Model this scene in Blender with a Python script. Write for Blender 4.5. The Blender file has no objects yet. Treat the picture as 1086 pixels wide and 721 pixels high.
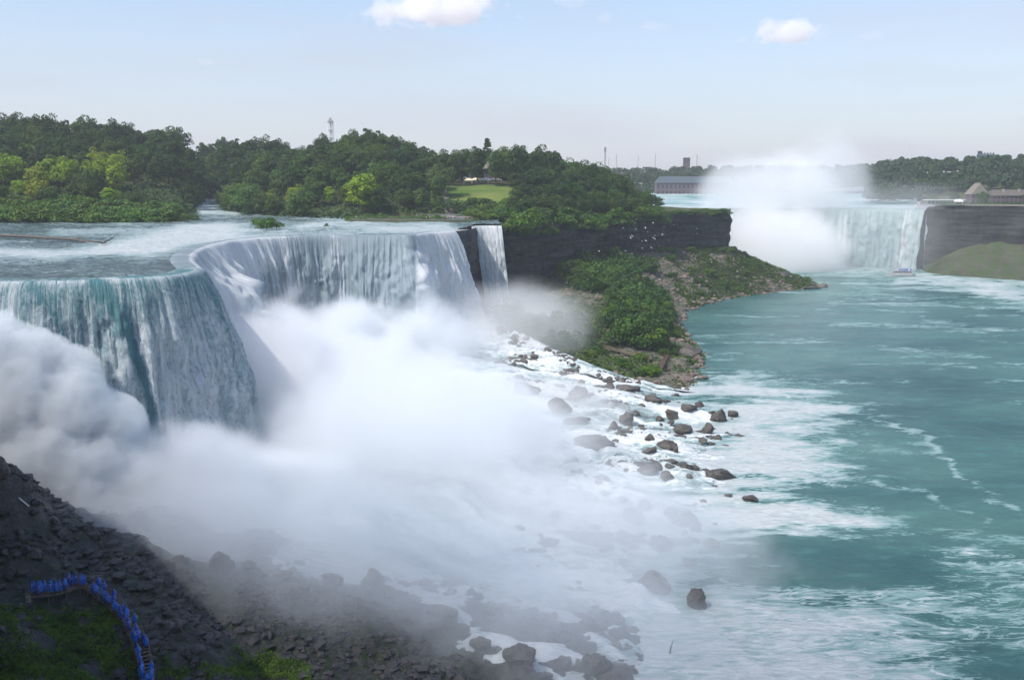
import bpy, math, random
import numpy as np
from mathutils import Vector, Matrix
random.seed(7); RNG = np.random.default_rng(7)
S = bpy.context.scene
COL = S.collection

# ------------------------------------------------------------------ layout
F, CX, CY, CAMZ, PITCH = 1000.0, 543.0, 360.5, 78.0, math.radians(9.12)
cp, sp = math.cos(PITCH), math.sin(PITCH)
def ray(px, py):
    a, b = (px-CX)/F, (py-CY)/F
    return np.array([a, cp - b*sp, -sp - b*cp])
def at(px, py, z=None, D=None):
    r = ray(px, py)
    t = (z-CAMZ)/r[2] if D is None else D/r[1]
    return np.array([0, 0, CAMZ]) + r*t
def atxd(px, D, z):                      # bearing px, ground distance D, height z
    depth = D*cp + (CAMZ-z)*sp
    return np.array([(px-CX)/F*depth, D, z])
def proj(X, Y, Z):
    dz = Z-CAMZ
    depth = Y*cp - dz*sp
    up = Y*sp + dz*cp
    return CX + F*X/depth, CY - F*up/depth

# ------------------------------------------------------------------ noise
def _h(ix, iy, iz, seed):
    n = (ix.astype(np.int64)*374761393 + iy.astype(np.int64)*668265263 + iz.astype(np.int64)*2147483647 + seed*974634777) & 0xffffffff
    n = ((n ^ (n >> 13))*1274126177) & 0xffffffff
    n = ((n ^ (n >> 15))*2246822519) & 0xffffffff
    return ((n ^ (n >> 16)) & 0xffff)/65535.0
def vnoise(x, y, z=0.0, seed=0):
    x, y, z = np.broadcast_arrays(np.asarray(x, float), np.asarray(y, float), np.asarray(z, float))
    ix, iy, iz = np.floor(x), np.floor(y), np.floor(z)
    fx, fy, fz = x-ix, y-iy, z-iz
    fx, fy, fz = [f*f*(3-2*f) for f in (fx, fy, fz)]
    r = 0
    for a in (0, 1):
        for b in (0, 1):
            for c in (0, 1):
                w = (fx if a else 1-fx)*(fy if b else 1-fy)*(fz if c else 1-fz)
                r = r + w*_h(ix+a, iy+b, iz+c, seed)
    return r*2-1
def fbm(x, y, z=0.0, seed=0, o=4, gain=.5):
    r, a, f = 0, 1, 1.0
    for k in range(o):
        r = r + a*vnoise(np.asarray(x)*f+k*13.7, np.asarray(y)*f-k*7.3, np.asarray(z)*f+k*3.1, seed+k)
        a *= gain; f *= 2.03
    return r
def sm(a, b, x):
    t = np.clip((np.asarray(x, float)-a)/(b-a), 0, 1)
    return t*t*(3-2*t)
def resample(P, step):
    P = np.asarray(P, float)
    # chaikin smoothing then equal-arc sampling
    for _ in range(2):
        Q = [P[0]]
        for a, b in zip(P[:-1], P[1:]): Q += [a*.75+b*.25, a*.25+b*.75]
        Q.append(P[-1]); P = np.array(Q)
    d = np.r_[0, np.cumsum(np.linalg.norm(np.diff(P, axis=0), axis=1))]
    n = max(2, int(d[-1]/step)+1)
    s = np.linspace(0, d[-1], n)
    return np.stack([np.interp(s, d, P[:, k]) for k in range(P.shape[1])], 1), s
def dist_poly(px, py, pts):
    best = np.full(np.shape(px), 1e9)
    for (x0, y0), (x1, y1) in zip(pts[:-1], pts[1:]):
        dx, dy = x1-x0, y1-y0
        t = np.clip(((px-x0)*dx+(py-y0)*dy)/(dx*dx+dy*dy+1e-9), 0, 1)
        best = np.minimum(best, np.hypot(px-x0-t*dx, py-y0-t*dy))
    return best
def inside(px, py, poly):
    r = np.zeros(np.shape(px), bool)
    n = len(poly)
    for i in range(n):
        x0, y0 = poly[i][:2]; x1, y1 = poly[(i+1) % n][:2]
        if y0 == y1: continue
        c = ((y0 > py) != (y1 > py)) & (px < (x1-x0)*(py-y0)/(y1-y0)+x0)
        r ^= c
    return r

# ------------------------------------------------------------------ objects
def tag(o, label=None, cat=None, group=None, kind=None):
    if label: o['label'] = label
    if cat: o['category'] = cat
    if group: o['group'] = group
    if kind: o['kind'] = kind
    return o
def empty(name, loc, rz=0, label=None, cat=None, group=None, s=1):
    o = bpy.data.objects.new(name, None); COL.objects.link(o)
    o.location = loc; o.rotation_euler = (0, 0, rz); o.scale = (s, s, s)
    return tag(o, label, cat, group)
def mesh_np(name, V, Fc, smooth=True, attrs=None):
    V = np.asarray(V, np.float32); Fc = np.asarray(Fc, np.int32)
    me = bpy.data.meshes.new(name)
    me.vertices.add(len(V)); me.vertices.foreach_set('co', V.ravel())
    k = Fc.shape[1]
    me.loops.add(Fc.size); me.loops.foreach_set('vertex_index', Fc.ravel())
    me.polygons.add(len(Fc))
    me.polygons.foreach_set('loop_start', np.arange(0, Fc.size, k, dtype=np.int32))
    me.polygons.foreach_set('loop_total', np.full(len(Fc), k, np.int32))
    me.update(calc_edges=True)
    me.polygons.foreach_set('use_smooth', np.full(len(Fc), bool(smooth)))
    for n, v in (attrs or {}).items():
        a = me.attributes.new(n, 'FLOAT', 'POINT'); a.data.foreach_set('value', np.asarray(v, np.float32).ravel())
    me.validate()
    return me
def link(name, me, mat=None, parent=None):
    o = bpy.data.objects.new(name, me); COL.objects.link(o)
    if mat and not me.materials: me.materials.append(mat)
    if parent: o.parent = parent
    return o
def grid_faces(nu, nv):
    i = np.arange((nu-1)*(nv-1)); a = (i//(nv-1))*nv + i % (nv-1)
    return np.stack([a, a+nv, a+nv+1, a+1], 1)
class MB:
    def __init__(s): s.v = []; s.f = []
    def add(s, V, Fs):
        n = len(s.v); s.v += [tuple(map(float, p)) for p in V]; s.f += [tuple(i+n for i in f) for f in Fs]
        return s
    def box(s, c, d, rz=0, taper=1.0):
        cs, sn = math.cos(rz), math.sin(rz); V = []
        for z in (-.5, .5):
            k = taper if z > 0 else 1
            for x, y in ((-.5, -.5), (.5, -.5), (.5, .5), (-.5, .5)):
                x_, y_ = x*d[0]*k, y*d[1]*k
                V.append((c[0]+x_*cs-y_*sn, c[1]+x_*sn+y_*cs, c[2]+z*d[2]))
        return s.add(V, [(3, 2, 1, 0), (4, 5, 6, 7), (0, 1, 5, 4), (1, 2, 6, 5), (2, 3, 7, 6), (3, 0, 4, 7)])
    def tube(s, P, R, n=6, cap=True):
        P = [Vector(p) for p in P]; V = []; Fs = []
        if not hasattr(R, '__len__'): R = [R]*len(P)
        for i, p in enumerate(P):
            t = (P[min(i+1, len(P)-1)]-P[max(i-1, 0)]).normalized()
            a = t.orthogonal().normalized() if abs(t.z) < .9 else Vector((1, 0, 0)).cross(t).normalized()
            b = t.cross(a)
            for k in range(n):
                w = 2*math.pi*k/n; V.append(p+(a*math.cos(w)+b*math.sin(w))*R[i])
        for i in range(len(P)-1):
            for k in range(n):
                Fs.append((i*n+k, i*n+(k+1) % n, (i+1)*n+(k+1) % n, (i+1)*n+k))
        if cap: Fs += [tuple(range(n))[::-1], tuple(range((len(P)-1)*n, len(P)*n))]
        return s.add(V, Fs)
    def gable(s, c, L, W, H, rz=0, ov=.4, hip=0.0):       # roof prism, ridge along local x
        cs, sn = math.cos(rz), math.sin(rz); l, w = L/2+ov, W/2+ov; h = hip*L/2
        V = [(-l, -w, 0), (l, -w, 0), (l, w, 0), (-l, w, 0), (-l+h, 0, H), (l-h, 0, H), (-l, -w, -.25), (l, -w, -.25), (l, w, -.25), (-l, w, -.25)]
        V = [(c[0]+x*cs-y*sn, c[1]+x*sn+y*cs, c[2]+z) for x, y, z in V]
        return s.add(V, [(0, 1, 5, 4), (2, 3, 4, 5), (1, 2, 5), (3, 0, 4), (6, 7, 1, 0), (7, 8, 2, 1), (8, 9, 3, 2), (9, 6, 0, 3), (9, 8, 7, 6)])
    def build(s, name, mat, parent=None, smooth=False):
        me = bpy.data.meshes.new(name); me.from_pydata(s.v, [], s.f); me.update()
        for p in me.polygons: p.use_smooth = smooth
        return link(name, me, mat, parent)
def copy_tree(o, parent=None):
    c = o.copy(); COL.objects.link(c)
    if parent: c.parent = parent
    for ch in list(o.children): copy_tree(ch, c)
    return c

# ------------------------------------------------------------------ materials
class NT:
    def __init__(s, name):
        s.m = bpy.data.materials.new(name); s.m.use_nodes = True
        s.t = s.m.node_tree; s.t.nodes.clear(); s.out = s.n('ShaderNodeOutputMaterial')
    def n(s, typ, ins=None, **kw):
        x = s.t.nodes.new(typ)
        for k, v in kw.items(): setattr(x, k, v)
        for k, v in (ins or {}).items():
            if hasattr(v, 'is_output') or isinstance(v, bpy.types.NodeSocket): s.t.links.new(v, x.inputs[k])
            else: x.inputs[k].default_value = v
        return x
    def l(s, a, b): s.t.links.new(a, b)
    def math(s, op, a, b=0.0, c=0.0, clamp=False):
        x = s.n('ShaderNodeMath', {0: a, 1: b, 2: c}, operation=op, use_clamp=clamp); return x.outputs[0]
    def noise(s, vec, scale, detail=4, rough=.55, dist=0):
        x = s.n('ShaderNodeTexNoise', {'Scale': scale, 'Detail': detail, 'Roughness': rough, 'Distortion': dist})
        if vec is not None: s.l(vec, x.inputs['Vector'])
        return x.outputs['Fac']
    def mapr(s, v, a, b, c=0.0, d=1.0, smooth=False):
        x = s.n('ShaderNodeMapRange', {'Value': v, 'From Min': a, 'From Max': b, 'To Min': c, 'To Max': d})
        if smooth: x.interpolation_type = 'SMOOTHSTEP'
        return x.outputs['Result']
    def mix(s, f, a, b):
        x = s.n('ShaderNodeMix', data_type='RGBA')
        for k, v in ((0, f), (6, a), (7, b)):
            if isinstance(v, bpy.types.NodeSocket): s.l(v, x.inputs[k])
            elif k == 0: x.inputs[k].default_value = v
            else: x.inputs[k].default_value = (*v, 1)
        return x.outputs[2]
    def attr(s, n): return s.n('ShaderNodeAttribute', attribute_name=n).outputs['Fac']
    def pos(s): return s.n('ShaderNodeNewGeometry').outputs['Position']
    def scalev(s, v, k):
        x = s.n('ShaderNodeVectorMath', {0: v, 1: k}, operation='MULTIPLY'); return x.outputs[0]
    def bump(s, h, dist, strength=1.0):
        return s.n('ShaderNodeBump', {'Height': h, 'Distance': dist, 'Strength': strength}).outputs[0]
    def pbr(s, col, rough=.8, normal=None, spec=.5, **kw):
        x = s.n('ShaderNodeBsdfPrincipled', {'Roughness': rough, 'Specular IOR Level': spec})
        if isinstance(col, bpy.types.NodeSocket): s.l(col, x.inputs['Base Color'])
        else: x.inputs['Base Color'].default_value = (*col, 1)
        if normal is not None: s.l(normal, x.inputs['Normal'])
        for k, v in kw.items(): x.inputs[k].default_value = v
        return x.outputs[0]
    def surf(s, sh): s.l(sh, s.out.inputs['Surface']); return s.m

def simple(name, col, rough=.7, var=.15, scale=1.0, spec=.4, metal=0.0):
    t = NT(name); p = t.n('ShaderNodeTexCoord').outputs['Object']
    n = t.noise(p, scale, 5)
    dark = tuple(c*(1-var) for c in col); lite = tuple(min(1, c*(1+var)) for c in col)
    return t.surf(t.pbr(t.mix(n, dark, lite), rough, t.bump(n, .02), spec, Metallic=metal))

def m_rock(name, c1, c2, c3=None, scale=.15, strata=False, rough=.75, moss=None, bump=.6):
    t = NT(name); p = t.pos()
    n1 = t.noise(p, scale, 8, .6); n2 = t.noise(p, scale*7, 6, .6)
    c = t.mix(t.mapr(n1, .35, .65), c1, c2)
    c = t.mix(t.mapr(n2, .45, .75, 0, .6), c, c3 or tuple(x*1.7 for x in c2))
    h = t.math('ADD', n1, t.math('MULTIPLY', n2, .4))
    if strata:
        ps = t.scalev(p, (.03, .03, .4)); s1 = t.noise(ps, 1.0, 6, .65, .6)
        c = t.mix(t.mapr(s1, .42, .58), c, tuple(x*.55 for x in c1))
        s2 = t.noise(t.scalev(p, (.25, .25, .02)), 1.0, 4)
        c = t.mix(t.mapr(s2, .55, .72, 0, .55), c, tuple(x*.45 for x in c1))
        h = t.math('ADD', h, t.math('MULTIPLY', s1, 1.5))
    if moss:
        g = t.n('ShaderNodeSeparateXYZ', {0: t.n('ShaderNodeNewGeometry').outputs['Normal']}).outputs[2]
        mm = t.math('MULTIPLY', t.mapr(g, .35, .85), t.mapr(t.noise(p, scale*2.2, 6, .65), .45, .58), clamp=True)
        c = t.mix(mm, c, moss)
    return t.surf(t.pbr(c, rough, t.bump(h, bump), .35))

def m_foliage(name, c1, c2, trans=.22):
    t = NT(name); oi = t.n('ShaderNodeObjectInfo')
    ci = oi.outputs['Color']; r = oi.outputs['Random']
    p = t.n('ShaderNodeTexCoord').outputs['Object']
    n = t.noise(p, .35, 3)
    c = t.mix(t.mapr(n, .3, .7), c1, c2)
    hs = t.n('ShaderNodeHueSaturation', {'Hue': t.mapr(r, 0, 1, .485, .515), 'Saturation': t.mapr(r, 0, 1, 1.1, .85), 'Value': t.mapr(t.noise(p, 1.7, 2), .3, .7, .7, 1.3), 'Color': c})
    mul = t.n('ShaderNodeMix', data_type='RGBA', blend_type='MULTIPLY'); mul.inputs[0].default_value = 1
    t.l(hs.outputs[0], mul.inputs[6]); t.l(ci, mul.inputs[7]); c = mul.outputs[2]
    d = t.pbr(c, .6, None, .25)
    tr = t.n('ShaderNodeBsdfTranslucent', {'Color': c}).outputs[0]
    return t.surf(t.n('ShaderNodeMixShader', {0: trans, 1: d, 2: tr}).outputs[0])

def m_fall(name, teal, white, green=.5, lace=1.0, sc=1.0):
    # falling water: u = metres along crest, v = metres fallen, k = how thick and glassy
    t = NT(name)
    u, v, k = t.attr('u'), t.attr('v'), t.attr('glass')
    def uv(a, b, c=0.0): return t.n('ShaderNodeCombineXYZ', {0: t.math('MULTIPLY', u, a), 1: t.math('MULTIPLY', v, b), 2: c}).outputs[0]
    st = t.noise(uv(.8*sc, .013*sc), 1, 7, .62, .25)
    st2 = t.noise(uv(.16*sc, .008*sc), 1, 3, .5)
    lc = t.noise(uv(.55*sc, .26*sc, 5.0), 1, 6, .68, 1.2)
    foam = t.math('ADD', t.math('MULTIPLY', st, .9), t.math('MULTIPLY', st2, .7))
    foam = t.math('ADD', foam, t.math('MULTIPLY', lc, .9*lace))
    foam = t.math('SUBTRACT', foam, t.math('MULTIPLY', k, green))
    foam = t.mapr(foam, .62+.27*(lace), .90+.36*(lace), 0, 1)
    tl = t.mix(t.mapr(v, 3, 35), teal, tuple(a*.35+b*.65 for a, b in zip((.36, .5, .58), teal)))
    c = t.mix(foam, tl, white)
    h = t.math('ADD', t.math('MULTIPLY', st, .9), t.math('MULTIPLY', lc, .5*lace))
    b = t.bump(h, 1.1)
    d = t.pbr(c, .45, b, .4)
    tr = t.n('ShaderNodeBsdfTranslucent', {'Color': c, 'Normal': b}).outputs[0]
    return t.surf(t.n('ShaderNodeMixShader', {0: .4, 1: d, 2: tr}).outputs[0])

def m_water(name, deep, shallow, foamcol=(.50, .54, .55), ripple=.5, stretch=(1, 1, 1), breakup=.46, rough=.22, bumpd=.25, veins=.12):
    t = NT(name); p = t.pos(); f = t.attr('foam')
    ps = t.scalev(p, stretch)
    n1 = t.noise(ps, .02, 5, .55); n2 = t.noise(ps, ripple*.5, 9, .68); n3 = t.noise(ps, ripple*.12, 6, .65, 1.0)
    base = t.mix(t.mapr(n1, .35, .65), deep, shallow)
    base = t.mix(t.mapr(n2, .5, .8, 0, .45), base, tuple(min(1, x*1.9) for x in shallow))  # paler ripple flecks painted in place of glints
    n4 = t.noise(t.scalev(ps, (1, 1.6, 1)), ripple*1.6, 5, .7, .6)
    ff = t.math('ADD', f, t.math('MULTIPLY', t.math('SUBTRACT', n2, .5), breakup*2.4))
    ff = t.math('ADD', ff, t.math('MULTIPLY', t.math('SUBTRACT', n3, .5), breakup*2.2))
    ff = t.math('ADD', ff, t.math('MULTIPLY', t.math('SUBTRACT', n4, .5), breakup*1.6))
    ff = t.math('MULTIPLY', ff, t.mapr(f, .0, .12))
    n5 = t.noise(t.scalev(ps, (.7, 1.3, 1)), ripple*.42, 7, .62, 1.6)
    vein = t.mapr(t.math('ABSOLUTE', t.math('SUBTRACT', n5, .5)), .0, .035, 1, 0)
    ff = t.math('ADD', ff, t.math('MULTIPLY', vein, t.mapr(f, .04, .45, veins, .55)))
    thin = tuple(q*.35+w_*.65 for q, w_ in zip(shallow, (.26, .40, .40)))
    c = t.mix(t.mapr(ff, .2, .6, 0, 1, True), base, thin)
    white = t.mix(t.mapr(n4, .35, .65), tuple(q*.72 for q in foamcol), foamcol)
    c = t.mix(t.mapr(ff, .42, 1.08, 0, 1, True), c, white)
    ff = t.mapr(ff, .3, .9)
    rr = t.mapr(ff, 0, 1, rough, .8)
    h = t.math('ADD', n2, t.math('MULTIPLY', t.noise(ps, ripple*2.2, 4, .6), .35))
    b = t.bump(h, bumpd)
    x = t.n('ShaderNodeBsdfPrincipled', {'Base Color': c, 'Roughness': rr, 'Normal': b, 'Specular IOR Level': .32, 'IOR': 1.33})
    return t.surf(x.outputs[0])

def m_mist(name, dens, scale=.03, lo=.35, hi=.75, soft=1.0, aniso=0.0, col=(.995, .998, 1), edge=.6, detail=4, step=.5, rise=0.0, pw=.7, dist=0.0):
    t = NT(name)
    oc = t.n('ShaderNodeTexCoord').outputs['Object']
    r = t.n('ShaderNodeVectorMath', {0: oc}, operation='LENGTH').outputs['Value']
    fall = t.mapr(r, 1.0, 0.35, 0, 1)
    p = t.pos()
    if rise: p = t.scalev(p, (1, 1, rise))
    n = t.noise(p, scale, detail, .58, dist)
    a = t.math('ADD', n, t.math('MULTIPLY', t.math('SUBTRACT', fall, .5), edge))
    d = t.mapr(a, lo, hi, 0, 1, True)
    d = t.math('MULTIPLY', d, t.math('POWER', fall, pw))
    d = t.math('MULTIPLY', d, dens)
    v = t.n('ShaderNodeVolumePrincipled', {'Color': (*col, 1), 'Density': d, 'Anisotropy': aniso})
    t.l(v.outputs[0], t.out.inputs['Volume'])
    try: t.m.cycles.volume_step_rate = step
    except Exception: pass
    return t.m

M = {}
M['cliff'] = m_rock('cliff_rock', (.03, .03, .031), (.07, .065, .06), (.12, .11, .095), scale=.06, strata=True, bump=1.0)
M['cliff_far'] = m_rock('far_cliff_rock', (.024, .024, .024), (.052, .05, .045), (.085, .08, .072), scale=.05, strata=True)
M['talus'] = m_rock('talus_rock', (.07, .065, .05), (.15, .13, .1), (.3, .26, .21), scale=.22, moss=(.04, .062, .016), bump=.7)
M['dark'] = m_rock('wet_dark_rock', (.02, .019, .019), (.05, .046, .043), (.12, .11, .1), scale=.3, rough=.5, moss=(.02, .032, .009), bump=.5)
M['boulder'] = m_rock('boulder_rock', (.035, .032, .03), (.095, .085, .074), (.19, .165, .14), scale=.45, rough=.5, bump=.5)
M['soil'] = m_rock('forest_ground', (.05, .05, .025), (.07, .08, .03), scale=.1)
M['lawn'] = simple('mown_grass', (.12, .2, .035), .9, .3, .3)
M['leaf'] = m_foliage('tree_leaves', (.042, .09, .014), (.10, .165, .024))
M['leaf_far'] = m_foliage('distant_leaves', (.04, .07, .03), (.06, .09, .035), .2)
M['bark'] = simple('bark', (.09, .07, .05), .9, .3, 3)
M['fall_near'] = m_fall('falling_water_near', (.14, .34, .37), (.88, .93, .95), .36, 1.0, 1.9)
M['fall_mid'] = m_fall('falling_water_middle', (.34, .42, .46), (.94, .96, .97), .5, .5)
M['fall_far'] = m_fall('falling_water_far', (.42, .54, .54), (.88, .9, .9), .45, .3, .45)
M['river'] = m_water('river_water', (.022, .082, .083), (.07, .17, .15), ripple=.36, stretch=(.5, 1, 1), breakup=.6, bumpd=1.1)
M['rapids'] = m_water('rapids_water', (.03, .045, .042), (.065, .085, .078), ripple=.9, stretch=(.5, 1, 1), breakup=.55, rough=.25, bumpd=.8, veins=.3)
M['upper'] = m_water('upper_river_water', (.05, .17, .16), (.12, .28, .26), ripple=.12, stretch=(.3, 1, 1), breakup=.4, rough=.3)
M['cascade'] = m_water('cascade_water', (.06, .075, .08), (.16, .2, .2), foamcol=(.72, .75, .77), ripple=.6, stretch=(.5, .9, 1), breakup=.55, rough=.4, bumpd=.9)
M['wood'] = simple('weathered_wood', (.16, .12, .09), .85, .3, 2)
M['grey_wood'] = simple('grey_driftwood', (.10, .085, .07), .85, .3, 2)
M['stone'] = simple('grey_stone', (.3, .28, .25), .85, .25, .6)
M['white'] = simple('white_paint', (.75, .75, .73), .6, .08, 1)
M['cream'] = simple('cream_canvas', (.7, .6, .45), .8, .1, 1)
M['slate'] = simple('grey_green_roof', (.07, .09, .105), .7, .2, .3)
M['brown_roof'] = simple('brown_shingles', (.12, .1, .085), .8, .25, .6)
M['tan_roof'] = simple('tan_shingles', (.19, .165, .135), .8, .2, .6)
M['brick'] = simple('dark_brick', (.12, .09, .1), .8, .25, .8)
M['glassy'] = simple('window_glass', (.03, .035, .045), .15, .1, 1, .8)
M['metal'] = simple('grey_metal', (.3, .3, .31), .5, .15, 1, .5, .6)
M['redrail'] = simple('orange_brown_deck_timber', (.11, .06, .042), .8, .2, 1)
M['steel_dark'] = simple('dark_railing', (.06, .06, .065), .6, .1, 1)
t = NT('blue_poncho_plastic'); oi = t.n('ShaderNodeObjectInfo').outputs['Random']
M['poncho'] = t.surf(t.pbr(t.mix(oi, (.004, .06, .36), (.015, .20, .72)), .3, None, .6))
M['skin'] = simple('skin', (.42, .26, .19), .6, .1, 3)
M['denim'] = simple('dark_trousers', (.04, .045, .07), .9, .2, 3)
t = NT('summer_shirts'); oi = t.n('ShaderNodeObjectInfo').outputs['Color']
M['shirt'] = t.surf(t.pbr(oi, .8, None, .2))

# ------------------------------------------------------------------ camera, light, world
cam = bpy.data.cameras.new('camera'); co = bpy.data.objects.new('camera', cam); COL.objects.link(co)
cam.sensor_width = 36; cam.lens = F/1086*36; cam.clip_end = 40000; cam.clip_start = .5
co.location = (0, 0, CAMZ); co.rotation_euler = (math.pi/2-PITCH, 0, 0); S.camera = co
SUN_AZ = (-.82, -.57); SUN_EL = math.radians(53)
sx, sy = SUN_AZ; h = math.hypot(sx, sy); sx, sy = sx/h, sy/h
sd = Vector((sx*math.cos(SUN_EL), sy*math.cos(SUN_EL), math.sin(SUN_EL)))
sl = bpy.data.lights.new('sun', 'SUN'); sl.energy = 3.25; sl.angle = math.radians(.53); sl.color = (1, .95, .87)
so = bpy.data.objects.new('sun', sl); COL.objects.link(so); so.location = (-200, 0, 400)
so.rotation_euler = sd.to_track_quat('Z', 'Y').to_euler()
w = bpy.data.worlds.new('World'); S.world = w; w.use_nodes = True
nt = w.node_tree; nt.nodes.clear()
sky = nt.nodes.new('ShaderNodeTexSky'); sky.sky_type = 'NISHITA'; sky.sun_disc = False
sky.sun_elevation = SUN_EL; sky.sun_rotation = math.atan2(sx, sy); sky.altitude = 100
sky.air_density = 1.0; sky.dust_density = 1.3; sky.ozone_density = 1.5
bg = nt.nodes.new('ShaderNodeBackground'); bg.inputs[1].default_value = .145
wo = nt.nodes.new('ShaderNodeOutputWorld')
tint = nt.nodes.new('ShaderNodeMix'); tint.data_type = 'RGBA'; tint.blend_type = 'MULTIPLY'; tint.inputs[0].default_value = 1; tint.inputs[7].default_value = (1.0, 1.0, 1.0, 1)
nt.links.new(sky.outputs[0], tint.inputs[6]); 
tc = nt.nodes.new('ShaderNodeTexCoord'); sxyz = nt.nodes.new('ShaderNodeSeparateXYZ'); nt.links.new(tc.outputs['Generated'], sxyz.inputs[0])
mr = nt.nodes.new('ShaderNodeMapRange'); mr.interpolation_type = 'SMOOTHSTEP'; mr.inputs[1].default_value = -.02; mr.inputs[2].default_value = .32; mr.inputs[3].default_value = .76; mr.inputs[4].default_value = 0
nt.links.new(sxyz.outputs[2], mr.inputs[0])
hz_ = nt.nodes.new('ShaderNodeMix'); hz_.data_type = 'RGBA'; hz_.inputs[7].default_value = (3.15, 3.2, 3.72, 1)
cn = nt.nodes.new('ShaderNodeTexNoise'); cn.inputs['Scale'].default_value = 3; cn.inputs['Detail'].default_value = 5
mpg = nt.nodes.new('ShaderNodeMapping'); mpg.inputs['Scale'].default_value = (1, 1, 7); nt.links.new(tc.outputs['Generated'], mpg.inputs[0]); nt.links.new(mpg.outputs[0], cn.inputs['Vector'])
cr = nt.nodes.new('ShaderNodeMapRange'); cr.inputs[1].default_value = .45; cr.inputs[2].default_value = .75; cr.inputs[3].default_value = 0; cr.inputs[4].default_value = .25; nt.links.new(cn.outputs['Fac'], cr.inputs[0])
mx = nt.nodes.new('ShaderNodeMath'); mx.operation = 'ADD'; mx.use_clamp = True; nt.links.new(mr.outputs[0], mx.inputs[0]); nt.links.new(cr.outputs[0], mx.inputs[1]); nt.links.new(mx.outputs[0], hz_.inputs[0])
nt.links.new(tint.outputs[2], hz_.inputs[6]); nt.links.new(hz_.outputs[2], bg.inputs[0]); nt.links.new(bg.outputs[0], wo.inputs[0])
S.view_settings.view_transform = 'Standard'; S.view_settings.look = 'None'
S.view_settings.exposure = 0.52; S.view_settings.gamma = 1; S.view_settings.use_curve_mapping = False
c = S.cycles
c.use_denoising = True; c.denoiser = 'OPENIMAGEDENOISE'
c.max_bounces = 12; c.diffuse_bounces = 3; c.glossy_bounces = 2; c.transmission_bounces = 2; c.transparent_max_bounces = 16
c.volume_bounces = 7; c.volume_step_rate = 1.0; c.volume_max_steps = 256
c.caustics_reflective = False; c.caustics_refractive = False
c.use_adaptive_sampling = True; c.adaptive_threshold = .03
S.render.use_persistent_data = False

ZC = 58.0                                 # height of the brink above the gorge river
def zup(Y): return ZC + 12*sm(440, 840, Y)

# ------------------------------------------------------------------ American falls brink
CREST = [(-200, 222, 58), tuple(at(-60, 299, 58)), tuple(at(40, 299, 58)), tuple(at(125, 296, 58)), tuple(at(195, 292, 58)),
         tuple(at(212, 284, 58)), tuple(at(200, 275, 58)), tuple(at(205, 266, 58)), tuple(at(228, 258, 58)), tuple(at(262, 252.5, 58)),
         tuple(at(310, 250.5, 58)), tuple(at(370, 249.5, 58)), tuple(at(425, 249.5, 58)), tuple(at(436, 249.5, 58)),
         tuple(at(455, 246.5, 58)), tuple(at(470, 245.5, 58)), tuple(at(481, 244.5, 58))]
LUNA = [tuple(at(503, 239.8, 58)), tuple(at(515, 239.5, 58)), tuple(at(532, 239.5, 58))]

def curtain(name, crest, mat, zbase, step, vstep, v0=3.4, amp=1.0, glass=None, extra=None, side=0, lip=5.5, flip=1, parent=None, seed=3):
    C, s = resample(crest, step)
    T = np.gradient(C[:, :2], axis=0); T /= np.linalg.norm(T, axis=1)[:, None]+1e-9
    N = np.stack([T[:, 1], -T[:, 0]], 1)*flip         # outward (downstream) normal
    k = max(5, int(4/step)); ker = np.ones(2*k+1)/(2*k+1)
    for _ in range(2): N = np.stack([np.convolve(np.pad(N[:, j], k, mode='edge'), ker, 'valid') for j in (0, 1)], 1)
    N /= np.linalg.norm(N, axis=1)[:, None]
    H = C[:, 2].max()-zbase
    nv = int(H/vstep)+1
    lipn = 5
    drop = np.r_[np.zeros(lipn), np.linspace(0, 1, nv)**1.15*H]
    back = np.r_[np.linspace(-lip, -lip/lipn, lipn), np.zeros(nv)]
    U, Dp = np.meshgrid(s, drop, indexing='ij'); Bk = np.broadcast_to(back, U.shape)
    hor = v0*np.sqrt(2*Dp/9.8)*(1+.25*fbm(U*.07, U*0, 0, seed, 2))
    rib = fbm(U*.8, Dp*.02, 0, seed+1, 5, .65)*.45 + fbm(U*.11, Dp*.012, 0, seed+5, 3)*.7 + .9*np.maximum(0, fbm(U*.14, Dp*.05, 0, seed+15, 5, .6))*sm(4, 20, Dp)*1.4
    clump = fbm(U*.35, Dp*.16, Dp*.05, seed+9, 4, .6)
    g = sm(0, 14, Dp)
    off = hor + (rib*(.25+1.5*g) + clump*1.0*g)*amp
    if extra is not None: off = off + extra(U, Dp)
    off = np.where(Bk < 0, Bk, off)
    zz = C[:, 2][:, None]-Dp + np.where(Bk < 0, .06+.12*fbm(U*.3, Bk*.3, 0, seed, 3)*sm(-lip, -2, Bk), .06)
    zz = np.where(Bk <= -lip+.01, zz-.2, zz)
    X = C[:, 0][:, None]+N[:, 0][:, None]*off; Y = C[:, 1][:, None]+N[:, 1][:, None]*off
    X = X + side*(Dp/45)*sm(s[-1]-28, s[-1], U)
    V = np.stack([X, Y, zz], -1).reshape(-1, 3)
    G = glass(U, Dp, X, Y, zz) if glass else np.zeros_like(U)
    G = np.where(Bk < -.5, .75+.5*fbm(X*.25, Y*.25, 0, 4, 3), G)
    me = mesh_np(name, V, grid_faces(*U.shape), True, {'u': U.ravel(), 'v': np.where(Bk < 0, Bk, Dp).ravel(), 'glass': G.ravel()})
    o = link(name, me, mat, parent)
    return o, C, N

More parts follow.
